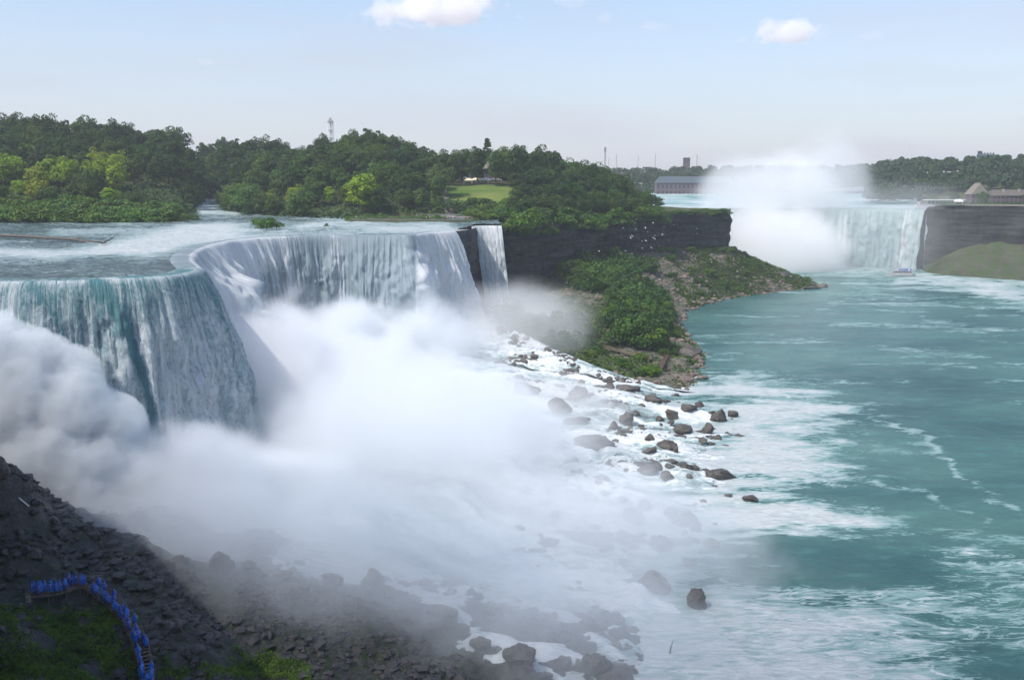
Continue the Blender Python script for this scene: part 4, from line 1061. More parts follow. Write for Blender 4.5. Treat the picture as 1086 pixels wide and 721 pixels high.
xs, ys = rr_.uniform(-100, 20, 17000), rr_.uniform(96, 185, 17000); zs = fgz(xs, ys); k = (zs > .2) & (fbm(xs*.1, ys*.1, 0, 6, 3) > -.35); rubble('rubble', xs[k], ys[k], zs[k], .1, 1.0, m_rock('wet_rubble', (.018, .017, .018), (.055, .052, .05), (.15, .14, .13), scale=.9, rough=.5, bump=.2), 'loose dark wet rubble covering the near slope')
iu = rr_.integers(40, 250, 7000); iv2 = np.clip(rr_.integers(10, 130, 7000), 0, 106); rubble('rubble', X[iu, iv2]+rr_.uniform(-.7, .7, 7000), Y[iu, iv2]+rr_.uniform(-.7, .7, 7000), Z[iu, iv2], .2, 1.5, BP[0].materials[0], 'broken pale rubble of the scree below the island cliff')
iu = rr_.integers(40, 375, 6500); iv2 = rr_.integers(60, 180, 6500); xs, ys, zs = CAS[0][iu, iv2], CAS[1][iu, iv2], CAS[2][iu, iv2]; qk, rk = proj(xs, ys, zs); k = (fbm(xs*.05, ys*.07, 0, 81, 3) > .15) & (qk > 530) & (rk < 600); rubble('rubble', xs[k], ys[k], zs[k]-.05, .3, 1.8, BM[0].materials[0], 'broken dark rocks washed over by the white cascade')
p_ = hit(4, 512); boulder((p_.x-1.2, p_.y, p_.z+1.6), 2.4, 2.2, 2.7, 'grey boulder perched on the crest of the near slope at the left edge')

# ------------------------------------------------------------------ ground cover on the near slope, under the trees, on the scree
def cover(name, n, gen, size, color, label, seed):
    rng = np.random.default_rng(seed); P, Nn = gen(rng, n)
    V, Fc = leaf_cards(P, Nn, size, rng); o = link(name, mesh_np(name, V, Fc, False), M['leaf']); o.color = (*color, 1)
    return tag(o, label, 'undergrowth', None, 'stuff')
def gen_fg(rng, n):
    x = rng.uniform(-85, -28, n*3); y = rng.uniform(98, 142, n*3); z = fgz(x, y)
    q, r = proj(x, y, z)
    m = fbm(x*.35, y*.35, 0, 12, 4)
    band = (q < 150) & (r > 640+8*m) & (q < 60+(r-620)*1.0+50)
    b2 = (q > 168) & (q < 330) & (r > 665+(q-168)*.25) & (m > .12)
    k = ((band & (m > -.45)) | b2 | ((q > 60) & (q < 130) & (r > 545) & (r < 600) & (m > .5)))
    k &= ~((r < 645) & (r > 600))
    x, y, z = x[k][:n], y[k][:n], z[k][:n]
    h_ = rng.uniform(0, 1, len(x))**1.5*(.35+1.0*np.clip(fbm(x*.8, y*.8, 0, 14, 3)+.3, 0, 1))
    return np.stack([x, y, z+h_], 1), np.stack([x*0, x*0-.3, x*0+1], 1)
cover('undergrowth', 90000, gen_fg, .26, (1.2, 1.25, .55), 'dark leafy undergrowth covering the bottom left slope', 3)
def gen_hill(rng, n):
    q = rng.uniform(-120, 690, n); t_ = rng.uniform(.25, 4.2, n)
    P = prof(q); D = np.array([np.interp(t_[i], range(6), P[i, :, 0]) for i in range(n)]); z = np.array([np.interp(t_[i], range(6), P[i, :, 1]) for i in range(n)])
    k = ~((q > 462) & (q < 556) & (t_ > 1.75) & (t_ < 3.4))
    k &= ~((q > 380) & (q < 500) & (t_ < 1.1))
    q, D, z = q[k], D[k], z[k]; x = (q-CX)/F*(D*cp+(CAMZ-z)*sp)
    lump = np.clip(fbm(x*.06, D*.06, 0, 33, 3)+.5, 0, 1.3)
    return np.stack([x, D, z+rng.uniform(0, 1, len(x))*(1+5*lump)], 1), np.stack([x*0, x*0-.4, x*0+1], 1)
cover('underwood', 60000, gen_hill, 1.9, (.45, .55, .38), 'dense underwood filling the wood between the trees on the islands', 4)  # leaf tint kept dark to paint the shade between the crowns
def gen_tal(rng, n):
    iu = rng.integers(6, nu-26, n); iv = rng.integers(3, nv-5, n)
    x, y, z = X[iu, iv], Y[iu, iv], Z[iu, iv]; q, r = proj(x, y, z)
    m = fbm(x*.07, y*.07, 0, 71, 4)
    bare = np.exp(-(dist_poly(q, r, [(680, 262), (700, 295), (722, 335)])/14)**2)+np.exp(-(dist_poly(q, r, [(655, 268), (690, 312), (706, 345)])/7)**2)
    k = (m-bare*1.8+.3-.1*sm(.9, 1, vv[iv])) > rng.uniform(-.25, .25, n)
    x, y, z = x[k]+rng.uniform(-.6, .6, k.sum()), y[k]+rng.uniform(-.6, .6, k.sum()), z[k]
    return np.stack([x, y, z+rng.uniform(0, 1, len(x))**2*1.6], 1), np.stack([x*0, x*0, x*0+1], 1)
cover('ground_cover', 140000, gen_tal, 1.15, (.8, .85, .5), 'low green growth spreading over the boulder scree', 5)

# ------------------------------------------------------------------ people
def skin_mesh(name, joints, edges, radii, mats):
    me = bpy.data.meshes.new('sk'); me.from_pydata(joints, edges, []); o = bpy.data.objects.new('sk', me); COL.objects.link(o)
    md = o.modifiers.new('s', 'SKIN'); 
    for i, r in enumerate(radii): me.skin_vertices[0].data[i].radius = (r, r) if not hasattr(r, '__len__') else r
    me.skin_vertices[0].data[0].use_root = True
    o.modifiers.new('d', 'SUBSURF').levels = 1
    dg = bpy.context.evaluated_depsgraph_get(); r_ = bpy.data.meshes.new_from_object(o.evaluated_get(dg)); r_.name = name
    bpy.data.objects.remove(o)
    r_.materials.clear()
    for m in mats: r_.materials.append(m)
    for p in r_.polygons:
        p.use_smooth = True; z = p.center.z
        p.material_index = 1 if z < .92 else 0
    return r_
def body(pose):
    sw, ax, ay, lean = pose
    J = [(0, 0, .95), (0, lean*.5, 1.2), (0, lean, 1.42), (0, lean, 1.5), (0, lean+.02, 1.62), (0, lean+.02, 1.70),
         (-.19, lean, 1.40), (-.26-ax, lean+ay*.4, 1.15), (-.24-ax*.8, lean+ay, .93), (-.23-ax*.8, lean+ay*1.1, .82),
         (.19, lean, 1.40), (.26+ax, lean-ay*.3, 1.15), (.24+ax*.8, lean+ay*.9, .93), (.23+ax*.8, lean+ay, .82),
         (-.1, 0, .88), (-.11, sw, .48), (-.11, sw*.6, .08), (-.11, sw*.6+.14, .04),
         (.1, 0, .88), (.11, -sw, .48), (.11, -sw*1.2, .08), (.11, -sw*1.2+.14, .04)]
    E = [(0, 1), (1, 2), (2, 3), (3, 4), (4, 5), (2, 6), (6, 7), (7, 8), (8, 9), (2, 10), (10, 11), (11, 12), (12, 13), (0, 14), (14, 15), (15, 16), (16, 17), (0, 18), (18, 19), (19, 20), (20, 21)]
    R = [(.16, .11), (.15, .11), (.15, .1), .055, .1, .07, .06, .045, .035, .03, .06, .045, .035, .03, .09, .06, .045, .035, .09, .06, .045, .035]
    return J, E, R
def poncho_mesh(seed, lean, ax):
    rng = np.random.default_rng(seed); n = 20; rings = []
    prof_ = [(.42, .34, .30), (.7, .31, .27), (.95, .30, .25), (1.2, .30, .22), (1.36, .27, .18), (1.45, .16, .13), (1.52, .11, .11), (1.6, .145, .14), (1.7, .14, .14), (1.78, .09, .1), (1.81, .02, .02)]
    V = []
    for (z, rx, ry) in prof_:
        for k in range(n):
            a = 2*math.pi*k/n; fold = 1+(.10*math.sin(a*5+seed+z*2)+rng.uniform(-.05, .05))*(1 if z < 1.3 else .2)
            V.append(((rx+ax*.7*(z > .8 and z < 1.3))*math.cos(a)*fold, ry*math.sin(a)*fold+lean*min(1, z/1.4), z+(rng.uniform(-.05, .05) if z < .5 else 0)))
    Fs = []
    for i in range(len(prof_)-1):
        for k in range(n):
            a = 2*math.pi*(k+.5)/n
            if 6 <= i <= 8 and math.sin(a) > .72: continue      # face opening
            Fs.append((i*n+k, i*n+(k+1) % n, (i+1)*n+(k+1) % n, (i+1)*n+k))
    me = bpy.data.meshes.new('poncho'); me.from_pydata(V, [], Fs); me.materials.append(M['poncho'])
    for p in me.polygons: p.use_smooth = True
    return me
POSES = [(.0, .03, .08, .0), (.14, .05, .2, .04), (.05, .12, .25, .02), (.2, .02, -.1, .06)]
BODY = [skin_mesh('body', *body(p), (M['skin'], M['denim'])) for p in POSES]
PONCHO = [poncho_mesh(50+k, p[3], p[1]) for k, p in enumerate(POSES)]
def shirt_mesh(p):
    m = MB(); n = 12; V = []
    for (z, rx, ry) in ((.86, .19, .14), (1.1, .2, .145), (1.33, .225, .14), (1.44, .14, .09), (1.47, .06, .06)):
        for k in range(n): a = 2*math.pi*k/n; V.append((rx*math.cos(a), ry*math.sin(a)+p[3]*min(1, z/1.4), z))
    m.add(V, [(i*n+k, i*n+(k+1) % n, (i+1)*n+(k+1) % n, (i+1)*n+k) for i in range(4) for k in range(n)])
    me = bpy.data.meshes.new('shirt'); me.from_pydata(m.v, [], m.f); me.materials.append(M['shirt']); return me
SHIRT = [shirt_mesh(p) for p in POSES]
def person_blue(loc, rz, label, group):
    k = random.randrange(4); e = empty('person', loc, rz, label, 'person', group, random.uniform(.98, 1.1))
    link('body', BODY[k], None, e); link('poncho', PONCHO[k], None, e); return e
def person_shirt(loc, rz, label, group, c=None):
    k = random.randrange(4); e = empty('person', loc, rz, label, 'person', group, random.uniform(.95, 1.08))
    link('body', BODY[k], None, e); s_ = link('shirt', SHIRT[k], None, e)
    s_.color = (*(c or random.choice([(.7, .7, .7), (.6, .1, .08), (.1, .15, .4), (.05, .05, .06), (.6, .5, .3), (.4, .45, .5)])), 1); return e
# wooden walkway and stairs down the near slope
WPX = [(30, 636), (48, 637), (64, 634), (80, 626), (94, 626), (110, 638), (124, 650), (136, 664), (146, 682), (152, 700), (156, 720), (157, 742), (156, 765)]
W0 = []
for q in WPX:
    h_ = hit(*q); W0.append((h_.x, h_.y, h_.z+.7))
W0 = np.array(W0)
W0[:, 2] = np.convolve(np.pad(W0[:, 2], 1, mode='edge'), [.25, .5, .25], 'valid')+.25
WP, ws = resample(W0, .62)
wt = np.gradient(WP[:, :2], axis=0); wt /= np.linalg.norm(wt, axis=1)[:, None]; wn = np.stack([wt[:, 1], -wt[:, 0]], 1)
stair = empty('walkway', tuple(WP[0]), 0, 'weathered wooden walkway and stairs going down the near slope', 'walkway')
stair.location = (0, 0, 0)
for i in range(len(WP)):
    MB().box(WP[i], (1.9, .5, .07), math.atan2(wn[i][1], wn[i][0])).build('step', M['wood'], stair)
for s_ in (-1, 1):
    L = [(WP[i][0]+wn[i][0]*s_*.9, WP[i][1]+wn[i][1]*s_*.9, WP[i][2]) for i in range(len(WP))]
    MB().tube([(a, b, c_-.12) for a, b, c_ in L], .07, 4).build('stringer', M['wood'], stair)
    MB().tube([(a, b, c_+1.0) for a, b, c_ in L], .045, 5).build('handrail', M['wood'], stair)
    MB().tube([(a, b, c_+.55) for a, b, c_ in L], .03, 5).build('rail', M['wood'], stair)
    for i in range(0, len(WP), 4):
        a, b, c_ = L[i]; zz = min(ground_z(a, b, 2), c_-.1)
        MB().tube([(a, b, zz-.3), (a, b, c_+1.05)], .06, 5).build('post', M['wood'], stair)
random.seed(5)
def on_walk(f, off): # f = 0..1 fraction
    i = min(len(WP)-2, int(f*(len(WP)-1))); p = WP[i]; return (p[0]+wn[i][0]*off, p[1]+wn[i][1]*off, p[2]+.05), math.atan2(wt[i][1], wt[i][0])-math.pi/2
def frac(px, py):
    q, r = proj(WP[:, 0], WP[:, 1], WP[:, 2]); return float(np.argmin((q-px)**2+(r-py)**2))/(len(WP)-1)
def crowd(px0, py0, px1, py1, n, label, group, turn=0):
    f0, f1 = frac(px0, py0), frac(px1, py1)
    for k in range(n):
        f = f0+(f1-f0)*(k+.5+random.uniform(-.9, .9))/n; p, a = on_walk(min(1, max(0, f)), random.choice((-.65, .6, 0))+random.uniform(-.12, .12))
        person_blue(p, a+turn+random.uniform(-.7, .7), label, group)
crowd(34, 636, 62, 634, 11, 'person in a blue hooded poncho standing on the left end of the walkway', 'people in blue ponchos at the left end of the walkway', 2.5)
crowd(63, 634, 88, 625, 9, 'person in a blue poncho in thin mist at the top bend of the walkway', 'people in blue ponchos at the top bend', 2.5)
crowd(90, 625, 93, 626, 1, 'person in a light blue poncho standing apart between the two upper groups on the walkway', None, 2)
crowd(99, 630, 121, 647, 10, 'person in a blue poncho waiting where the walkway starts to drop', 'people in blue ponchos where the walkway drops', 0)
crowd(123, 650, 157, 745, 36, 'person in a blue poncho in the queue going down the wooden stairs', 'people in blue ponchos queueing on the stairs', 0)
for (x0, px_, py_, ww) in ((0, 30, 640, .5),):
    p = hit(px_, py_); MB().box((p.x, p.y, p.z+.5), (.6, .3, 1.2)).build('sign_post', M['stone'])
    tag(bpy.data.objects['sign_post'], 'pale upright stone block beside the left end of the walkway', 'marker')
for a in bpy.data.objects:
    pass
pw = [hit(20, 531), hit(25, 535), hit(31, 540)]
tag(MB().tube([(p.x, p.y, p.z+.5) for p in pw], .13, 8).build('white_pipe', M['white'], None, True), 'short white pipe lying on the crest of the near slope', 'pipe')

# ------------------------------------------------------------------ lookout, stairs and park on the island
t = empty('lookout_wall', (0, 0, 0), 0, 'long low stone wall and railed path along the brink beside the small fall', 'wall')
LW = [(372, 537), (400, 534), (440, 531), (470, 529.5), (500, 530.5)]
LW = [tuple(atxd(a, D, 58)) for a, D in LW]; LP, _ = resample(LW, 3)
m = MB(); mp = MB()
for a, b in zip(LP[:-1], LP[1:]):
    c_ = (a+b)/2; L = np.linalg.norm(b-a); rz = math.atan2(b[1]-a[1], b[0]-a[0])
    m.box((c_[0], c_[1], 58.1), (L*1.03, .8, 5.4), rz); mp.box((c_[0], c_[1]+2.6, 60.7), (L*1.03, 4.6, .3), rz)
m.build('wall', m_rock('mossy_wall_stone', (.06, .07, .03), (.1, .11, .06), scale=.5, moss=(.05, .08, .02)), t); mp.build('path', M['stone'], t)
MB().tube([(p[0], p[1], 62.0) for p in LP], .09, 5).build('handrail', M['steel_dark'], t)
MB().tube([(p[0], p[1], 61.45) for p in LP], .05, 5).build('rail', M['steel_dark'], t)
for p in LP[::2]: MB().tube([(p[0], p[1], 60.7), (p[0], p[1], 62.0)], .08, 5).build('post', M['steel_dark'], t)
random.seed(9)
for px_ in np.r_[np.arange(472, 500, 1.15), [378, 415, 452, 456]]:
    p = atxd(px_+random.uniform(-.4, .4), float(np.interp(px_, [372, 400, 440, 470, 500], [537, 534, 531, 529.5, 530.5]))+random.uniform(1, 4), 60.86)
    person_shirt(p, random.uniform(2.2, 4), 'tiny visitor standing at the railed lookout beside the small fall' if px_ > 470 else 'tiny lone walker on the path along the brink', 'visitors at the lookout' if px_ > 470 else 'walkers on the brink path')
# stairs beside the lawn
st = empty('stone_stairs', (0, 0, 0), 0, 'stone stairs climbing along the left edge of the green lawn', 'stairs')
A = np.array(atxd(478, 588, 62)); B = np.array(atxd(470, 688, 81.0)); ns = 26
for k in range(ns):
    f = (k+.5)/ns; px_ = 476-9*f; D = 592+92*f; z_ = float(hill(px_, D)[0])
    MB().box(tuple(atxd(px_, D, z_+.25)), (5, 92/ns*1.03, .9)).build('step', M['stone'], st)
for sgn in (-1, 1):
    MB().tube([tuple(np.array(atxd(476-9*f, 592+92*f, float(hill(476-9*f, 592+92*f)[0])+1.3))+np.array([sgn*2.6, 0, 0])) for f in np.linspace(0, 1, 12)], .35, 4).build('side_wall', M['tan_roof'], st)
for k in range(9):
    f = random.random(); px_ = 476-9*f; D = 592+92*f
    person_shirt(tuple(np.array(atxd(px_, D, float(hill(px_, D)[0])+.7))+np.array([random.uniform(-1.5, 1.5), 0, 0])), random.uniform(0, 6), 'tiny person on the stone stairs beside the lawn', 'people on the stone stairs')
tr = empty('terrace_wall', (0, 0, 0), 0, 'short stone terrace wall below the lawn stairs', 'wall')
p = atxd(462, 575, 61.2); MB().box((p[0], p[1], 61.4), (24, 1, 2.2)).build('wall', M['stone'], tr); MB().box((p[0], p[1], 62.7), (24.4, 1.3, .3)).build('coping', M['tan_roof'], tr)
# lawn fence
fn = empty('lawn_fence', (0, 0, 0), 0, 'dark post and rail fence along the top of the green lawn', 'fence')
FP = [np.array(atxd(px_, 689, 81.0)) for px_ in np.linspace(470, 553, 24)]
for p in FP: MB().box((p[0], p[1], 81.5), (.2, .2, 1.7)).build('post', M['steel_dark'], fn)
for hh in (81.6, 82.2): MB().tube([(p[0], p[1], hh) for p in FP], .08, 4).build('rail', M['steel_dark'], fn)
def tent(px_, D, w_, h_, label, mat=M['white']):
    z_ = float(hill(px_, D)[0]); p = atxd(px_, D, z_); e = empty('tent', tuple(p), random.uniform(-.15, .15), label, 'tent')
    m = MB(); m.add([(-w_/2, -w_/2, h_*.6), (w_/2, -w_/2, h_*.6), (w_/2, w_/2, h_*.6), (-w_/2, w_/2, h_*.6), (0, 0, h_), (-w_/2, -w_/2, h_*.48), (w_/2, -w_/2, h_*.48), (w_/2, w_/2, h_*.48), (-w_/2, w_/2, h_*.48)],
        [(0, 1, 4), (1, 2, 4), (2, 3, 4), (3, 0, 4), (5, 6, 1, 0), (6, 7, 2, 1), (7, 8, 3, 2), (8, 5, 0, 3)]); m.build('canopy', mat, e)
    for a in (-1, 1):
        for b in (-1, 1): MB().tube([(a*w_*.48, b*w_*.48, 0), (a*w_*.48, b*w_*.48, h_*.5)], .1, 5).build('pole', M['white'], e)
tent(497, 700, 7, 4.2, 'cream tent canopy at the left end of the park stalls', M['cream'])
tent(505, 702, 9, 4.4, 'pale tent canopy second along the park stalls', M['cream'])
tent(516, 698, 8, 4.8, 'white tent canopy in the middle of the park stalls', M['white'])
tent(525, 703, 10, 4.2, 'wide cream tent canopy right of the white one', M['cream'])
tent(546, 700, 7, 4.2, 'small white tent canopy at the right end of the park stalls', M['white'])
pv = empty('pavilion', tuple(atxd(521, 730, float(hill(521, 730)[0]))), 0, 'park pavilion with a brown hipped roof among the dark trees', 'pavilion')
MB().gable((0, 0, 9.5), 13, 13, 6.2, 0, .8, .92).build('roof', M['tan_roof'], pv); MB().box((0, 0, 5), (11, 11, 9)).build('wall', M['brick'], pv)
for a in (-3.5, 0, 3.5): MB().box((a, -5.6, 5), (1.6, .2, 2.4)).build('window', M['glassy'], pv)
for k in range(34):
    px_ = random.uniform(488, 552); D = random.uniform(692, 706)
    person_shirt(tuple(atxd(px_, D, float(hill(px_, D)[0]))), random.uniform(0, 6), 'tiny park visitor among the tents behind the lawn fence', 'park visitors among the tents')
# flared deck stairs at the foot of the island
def deck(pts, label, mat, w_=2.6):
    P = [hit(*q) for q in pts]; P = np.array([(q.x, q.y, q.z+1.4) for q in P]); P, _ = resample(P, 1.2)
    T = np.gradient(P[:, :2], axis=0); T /= np.linalg.norm(T, axis=1)[:, None]; N = np.stack([T[:, 1], -T[:, 0]], 1)
    e = empty('boardwalk', (0, 0, 0), 0, label, 'boardwalk'); m = MB()
    for i in range(len(P)): m.box(P[i], (w_, 1.1, .15), math.atan2(N[i][1], N[i][0]))
    m.build('deck', mat, e)
    for s_ in (-1, 1):
        L = [(P[i][0]+N[i][0]*s_*w_*.48, P[i][1]+N[i][1]*s_*w_*.48, P[i][2]) for i in range(len(P))]
        MB().tube([(a, b, c_+1.1) for a, b, c_ in L], .09, 4).build('handrail', mat, e)
        for i in range(0, len(P), 3): a, b, c_ = L[i]; MB().tube([(a, b, c_-3), (a, b, c_+1.1)], .09, 4).build('post', mat, e)
    return P
deck([(701, 393), (704, 387), (707, 380)], 'reddish timber stairs on the green point beside the cascade', M['redrail'], 1.6)
DP = deck([(646, 356), (655, 350), (662, 352), (672, 362)], 'timber viewing deck with yellow clad visitors under the island cliff', M['wood'], 3.0)
deck([(640, 372), (668, 378), (690, 384)], 'low timber boardwalk crossing the foot of the scree above the foam', M['wood'], 2.2)
for k in range(12):
    p = DP[random.randrange(len(DP))]; person_shirt((p[0]+random.uniform(-1, 1), p[1]+random.uniform(-.5, .5), p[2]+.08), random.uniform(0, 6), 'tiny person in a yellow poncho on the deck under the island cliff', 'yellow clad people on the deck', (.75, .5, .05))

# ------------------------------------------------------------------ driftwood, gulls, boat
lg = empty('fallen_tree', (0, 0, 0), 0, 'long bare fallen tree trunk lying across the rapids at the left', 'log')
L = [at(-40, 248, 59.1), at(20, 250.5, 59.0), at(70, 253.5, 58.9), at(112, 257.5, 58.8)]
MB().tube(L, [.6, .55, .48, .3], 8).build('trunk', M['grey_wood'], lg, True)
MB().tube([at(108, 258, 58.5), at(117, 254, 59.3), at(123, 249, 60.8)], [.3, .22, .1], 6).build('branch', M['grey_wood'], lg, True)
MB().tube([at(78, 255, 58.6), at(84, 252.5, 59.2), at(90, 250.5, 60)], [.35, .25, .1], 6).build('branch', M['grey_wood'], lg, True)
MB().tube([at(84, 255.8, 58.6), at(100, 257, 59.2), at(106, 256, 59.6)], [.3, .2, .1], 6).build('branch', M['grey_wood'], lg, True)
p = hit(710, 692); tag(MB().tube([(p.x, p.y, p.z-.5), (p.x+.2, p.y, p.z+1), (p.x+.6, p.y, p.z+2.3)], [.2, .15, .05], 6).build('dead_branch', M['grey_wood'], None, True), 'thin dark branch sticking up out of the misty white water', 'branch')
def gull_parts():
    m = MB(); m.tube([(0, -.3, 0), (0, -.15, .0), (0, .05, 0), (0, .25, .02), (0, .33, .03)], [.02, .08, .1, .06, .015], 8)
    b = m.build('body', M['white'], None, True)
    ws_ = []
    for s_ in (-1, 1):
        mm = MB(); mm.add([(0, -.1, .05), (0, .12, .05), (s_*.35, .16, .2), (s_*.35, -.04, .2), (s_*.75, .0, .12), (s_*.72, -.06, .12), (0, -.1, .03), (0, .12, .03), (s_*.35, .16, .18), (s_*.35, -.04, .18)],
            [(0, 1, 2, 3), (3, 2, 4, 5), (9, 8, 7, 6)]); ws_.append(mm.build('wing', M['white'], None))
    return b, ws_
gb, gw = gull_parts()
def gull(loc, label, group, s=1.0, first=[True]):
    e = empty('gull', loc, random.uniform(0, 6.28), label, 'gull', group, s)
    e.rotation_euler[1] = random.uniform(-.5, .5)
    for o in [gb]+gw:
        c_ = o if first[0] else o.copy()
        if not first[0]: COL.objects.link(c_)
        c_.parent = e
    first[0] = False
random.seed(4)
for k in range(34):
    px_ = random.gauss(680, 22) if k < 26 else random.uniform(590, 760); py_ = random.gauss(250, 13) if k < 26 else random.uniform(235, 300)
    gull(tuple(at(px_, max(233, py_), D=random.uniform(470, 600))), 'white gull circling in front of the dark island cliff', 'gulls in front of the island cliff', random.uniform(1.0, 1.5))
gull(tuple(at(965, 155, D=260)), 'single gull flying in the sky above the far falls', None, 1.2)
gull(tuple(at(601, 300, D=450)), 'lone gull flying over the mist beside the narrow fall', None, 1.2)
M['boat_paint'] = simple('dull_white_boat_paint', (.42, .41, .40), .6, .15, 1)
def boat():
    p = at(955, 293, 0); e = empty('tour_boat', tuple(p), math.radians(172), 'white double decked tour boat in the pool below the far falls', 'boat'); e['category'] = 'boat'
    L_, W_ = 23, 7; n = 14; V = []
    for lv, (zz, k) in enumerate(((-.6, .72), (.8, .95), (2.2, 1.0), (2.5, 1.0))):
        for i in range(n+1):
            f = i/n; x = (f-.5)*L_*(1+.04*lv); w_ = W_/2*k*(1-max(0, (f-.55)/.45)**2.2)*(1-.25*max(0, (.12-f)/.12)); V += [(x, -w_, zz), (x, w_, zz)]
    m = MB(); Fs = []
    r = 2*(n+1)
    for lv in range(3):
        for i in range(n):
            a = lv*r+2*i; Fs += [(a, a+2, a+2+r, a+r), (a+1+r, a+3+r, a+3, a+1)]
        Fs += [(lv*r, lv*r+r, lv*r+r+1, lv*r+1)]
    for i in range(n): a = 2*r+r+2*i; Fs.append((3*r+2*i, 3*r+2*i+2, 3*r+2*i+3, 3*r+2*i+1))
    m.add(V, Fs); m.build('hull', M['boat_paint'], e)
    MB().box((-1.5, 0, 3.6), (15, 5.4, 2.2)).build('cabin', M['boat_paint'], e)
    for k in range(6):
        for s_ in (-1, 1): MB().box((-7.5+k*2.4, s_*2.72, 3.8), (1.5, .06, 1.0)).build('window', M['glassy'], e)
    MB().box((-1.5, 0, 4.85), (18, 6.2, .2)).build('upper_deck', M['boat_paint'], e)
    for s_ in (-1, 1): MB().tube([(-10, s_*3, 5.95), (7, s_*3, 5.95)], .07, 5).build('rail', M['boat_paint'], e)
    for k in range(8):
        for s_ in (-1, 1): MB().tube([(-10+k*2.4, s_*3, 4.9), (-10+k*2.4, s_*3, 5.95)], .05, 4).build('rail_post', M['boat_paint'], e)
    MB().box((3.5, 0, 6.2), (3, 2.8, 2.4), 0, .9).build('wheelhouse', M['boat_paint'], e)
    MB().tube([(1, 0, 7), (1, 0, 12)], [.15, .06], 6).build('mast', M['boat_paint'], e)
    for k in range(26):
        q = Matrix.Rotation(math.radians(172), 3, 'Z') @ Vector((random.uniform(-9.5, 1.5), random.uniform(-2.6, 2.6), 0))
        person_blue((p[0]+q.x, p[1]+q.y, 4.97), random.uniform(0, 6), 'tiny blue clad passenger on the upper deck of the tour boat', 'passengers on the tour boat')
boat()

# ------------------------------------------------------------------ far buildings
def block(e, c_, d, roofh=3, wallm=None, roofm=None, floors=1, nwin=6, hip=0.0, rz=0):
    MB().box((c_[0], c_[1], c_[2]+d[2]/2), d, rz).build('wall', wallm or M['brick'], e)
    if roofh: MB().gable((c_[0], c_[1], c_[2]+d[2]+.25), d[0], d[1], roofh, rz, .8, hip).build('roof', roofm or M['slate'], e)
    for f in range(floors):
        for k in range(nwin):
            x = (k+.5)/nwin*d[0]-d[0]/2; y = -d[1]/2-.05; cs, sn = math.cos(rz), math.sin(rz)
            MB().box((c_[0]+x*cs-y*sn, c_[1]+x*sn+y*cs, c_[2]+d[2]*(f+.55)/floors), (d[0]/nwin*.5, .2, d[2]/floors*.5), rz).build('window', M['glassy'], e)
b = atxd(735, 1262, 67); e = empty('power_house', tuple(b), -.03, 'long dark brick building with a grey green hipped roof by the upper river', 'building')
block(e, (0, 0, 0), (100, 22, 18), 8.5, M['brick'], M['slate'], 2, 18, .12)
MB().box((0, -12.5, -1), (104, 3, 7)).build('plinth', M['stone'], e)
# table rock group
b = atxd(1035, 985, 62); e = empty('stone_hall', tuple(b), 0, 'dark stone hall with a steep tan gable roof on the far cliff rim', 'building')
block(e, (0, 0, 0), (17, 15, 10), 0, M['brick'], M['tan_roof'], 2, 4)
MB().gable((0, 0, 10.2), 15, 17, 11, math.pi/2, .8, .25).build('roof', M['tan_roof'], e); MB().box((1, 2, 21), (2.5, 2.5, 2.5)).build('cupola', M['tan_roof'], e)
b = atxd(1080, 990, 62); e = empty('long_lodge', tuple(b), 0, 'long dark lodge with a brown roof right of the gabled hall', 'building')
block(e, (0, 0, 0), (62, 14, 8.5), 6, M['brick'], M['brown_roof'], 2, 14, .1)
for x in (-18, -2): MB().box((x, -3, 13.5), (1.8, 1.8, 4)).build('chimney', M['stone'], e)
b = atxd(1001, 962, 62); e = empty('viewing_pavilion', tuple(b), 0, 'low flat roofed white pavilion at the brink of the far falls', 'building')
MB().box((0, 0, 4.6), (38, 12, .7)).build('roof', M['white'], e); MB().box((0, 1.5, 2.2), (34, 8, 4)).build('wall', M['stone'], e)
for k in range(9): MB().box((-16+k*4, -2.65, 2.4), (2.2, .2, 2)).build('window', M['glassy'], e)
b = atxd(1016, 955, 62); e = empty('white_marquee', tuple(b), 0, 'small white marquee between the low pavilion and the gabled hall', 'marquee')
MB().gable((0, 0, 3), 7, 6, 2.4, 0, .3, .4).build('canopy', M['white'], e)
for a in (-3, 3):
    for c_ in (-2.6, 2.6): MB().tube([(a, c_, 0), (a, c_, 3)], .12, 5).build('pole', M['white'], e)
e = empty('promenade_rail', (0, 0, 0), 0, 'low stone parapet along the promenade on the far cliff rim', 'parapet')
PP, _ = resample([(p[0]+2, p[1]+3) for p in RC[2:5]], 4); m = MB()
for a, b2 in zip(PP[:-1], PP[1:]): c_ = (a+b2)/2; m.box((c_[0], c_[1], 62.6), (np.linalg.norm(b2-a)*1.02, .6, 1.1), math.atan2(b2[1]-a[1], b2[0]-a[0]))
m.build('wall', M['stone'], e); m = MB()
for a in PP[::3]: m.box((a[0], a[1], 63.4), (.9, .9, .5))
m.build('coping', M['tan_roof'], e)
random.seed(8)
for px_ in np.r_[np.arange(1000, 1100, 8), ]:
    D = 950+random.uniform(-3, 8) if px_ < 1025 else 935; z_ = 62
    tree('bush', atxd(px_, D, z_), random.uniform(2.5, 4), 1.3, col((1.0, 1.1, .7)), 'low shrub on the far cliff rim in front of the buildings', 'shrub', 'shrubs on the far cliff rim')
for px_, D, H in ((1042, 970, 13), (1030, 1000, 15), (1052, 1010, 14), (1062, 1004, 17), (1075, 1020, 18), (1012, 985, 12), (990, 990, 11), (1092, 975, 14)):
    tree('round', atxd(px_, D, 62), H, 1.1, col((.8, .95, .75)), 'dark tree standing among the buildings on the far cliff rim', 'tree', 'trees among the far rim buildings')
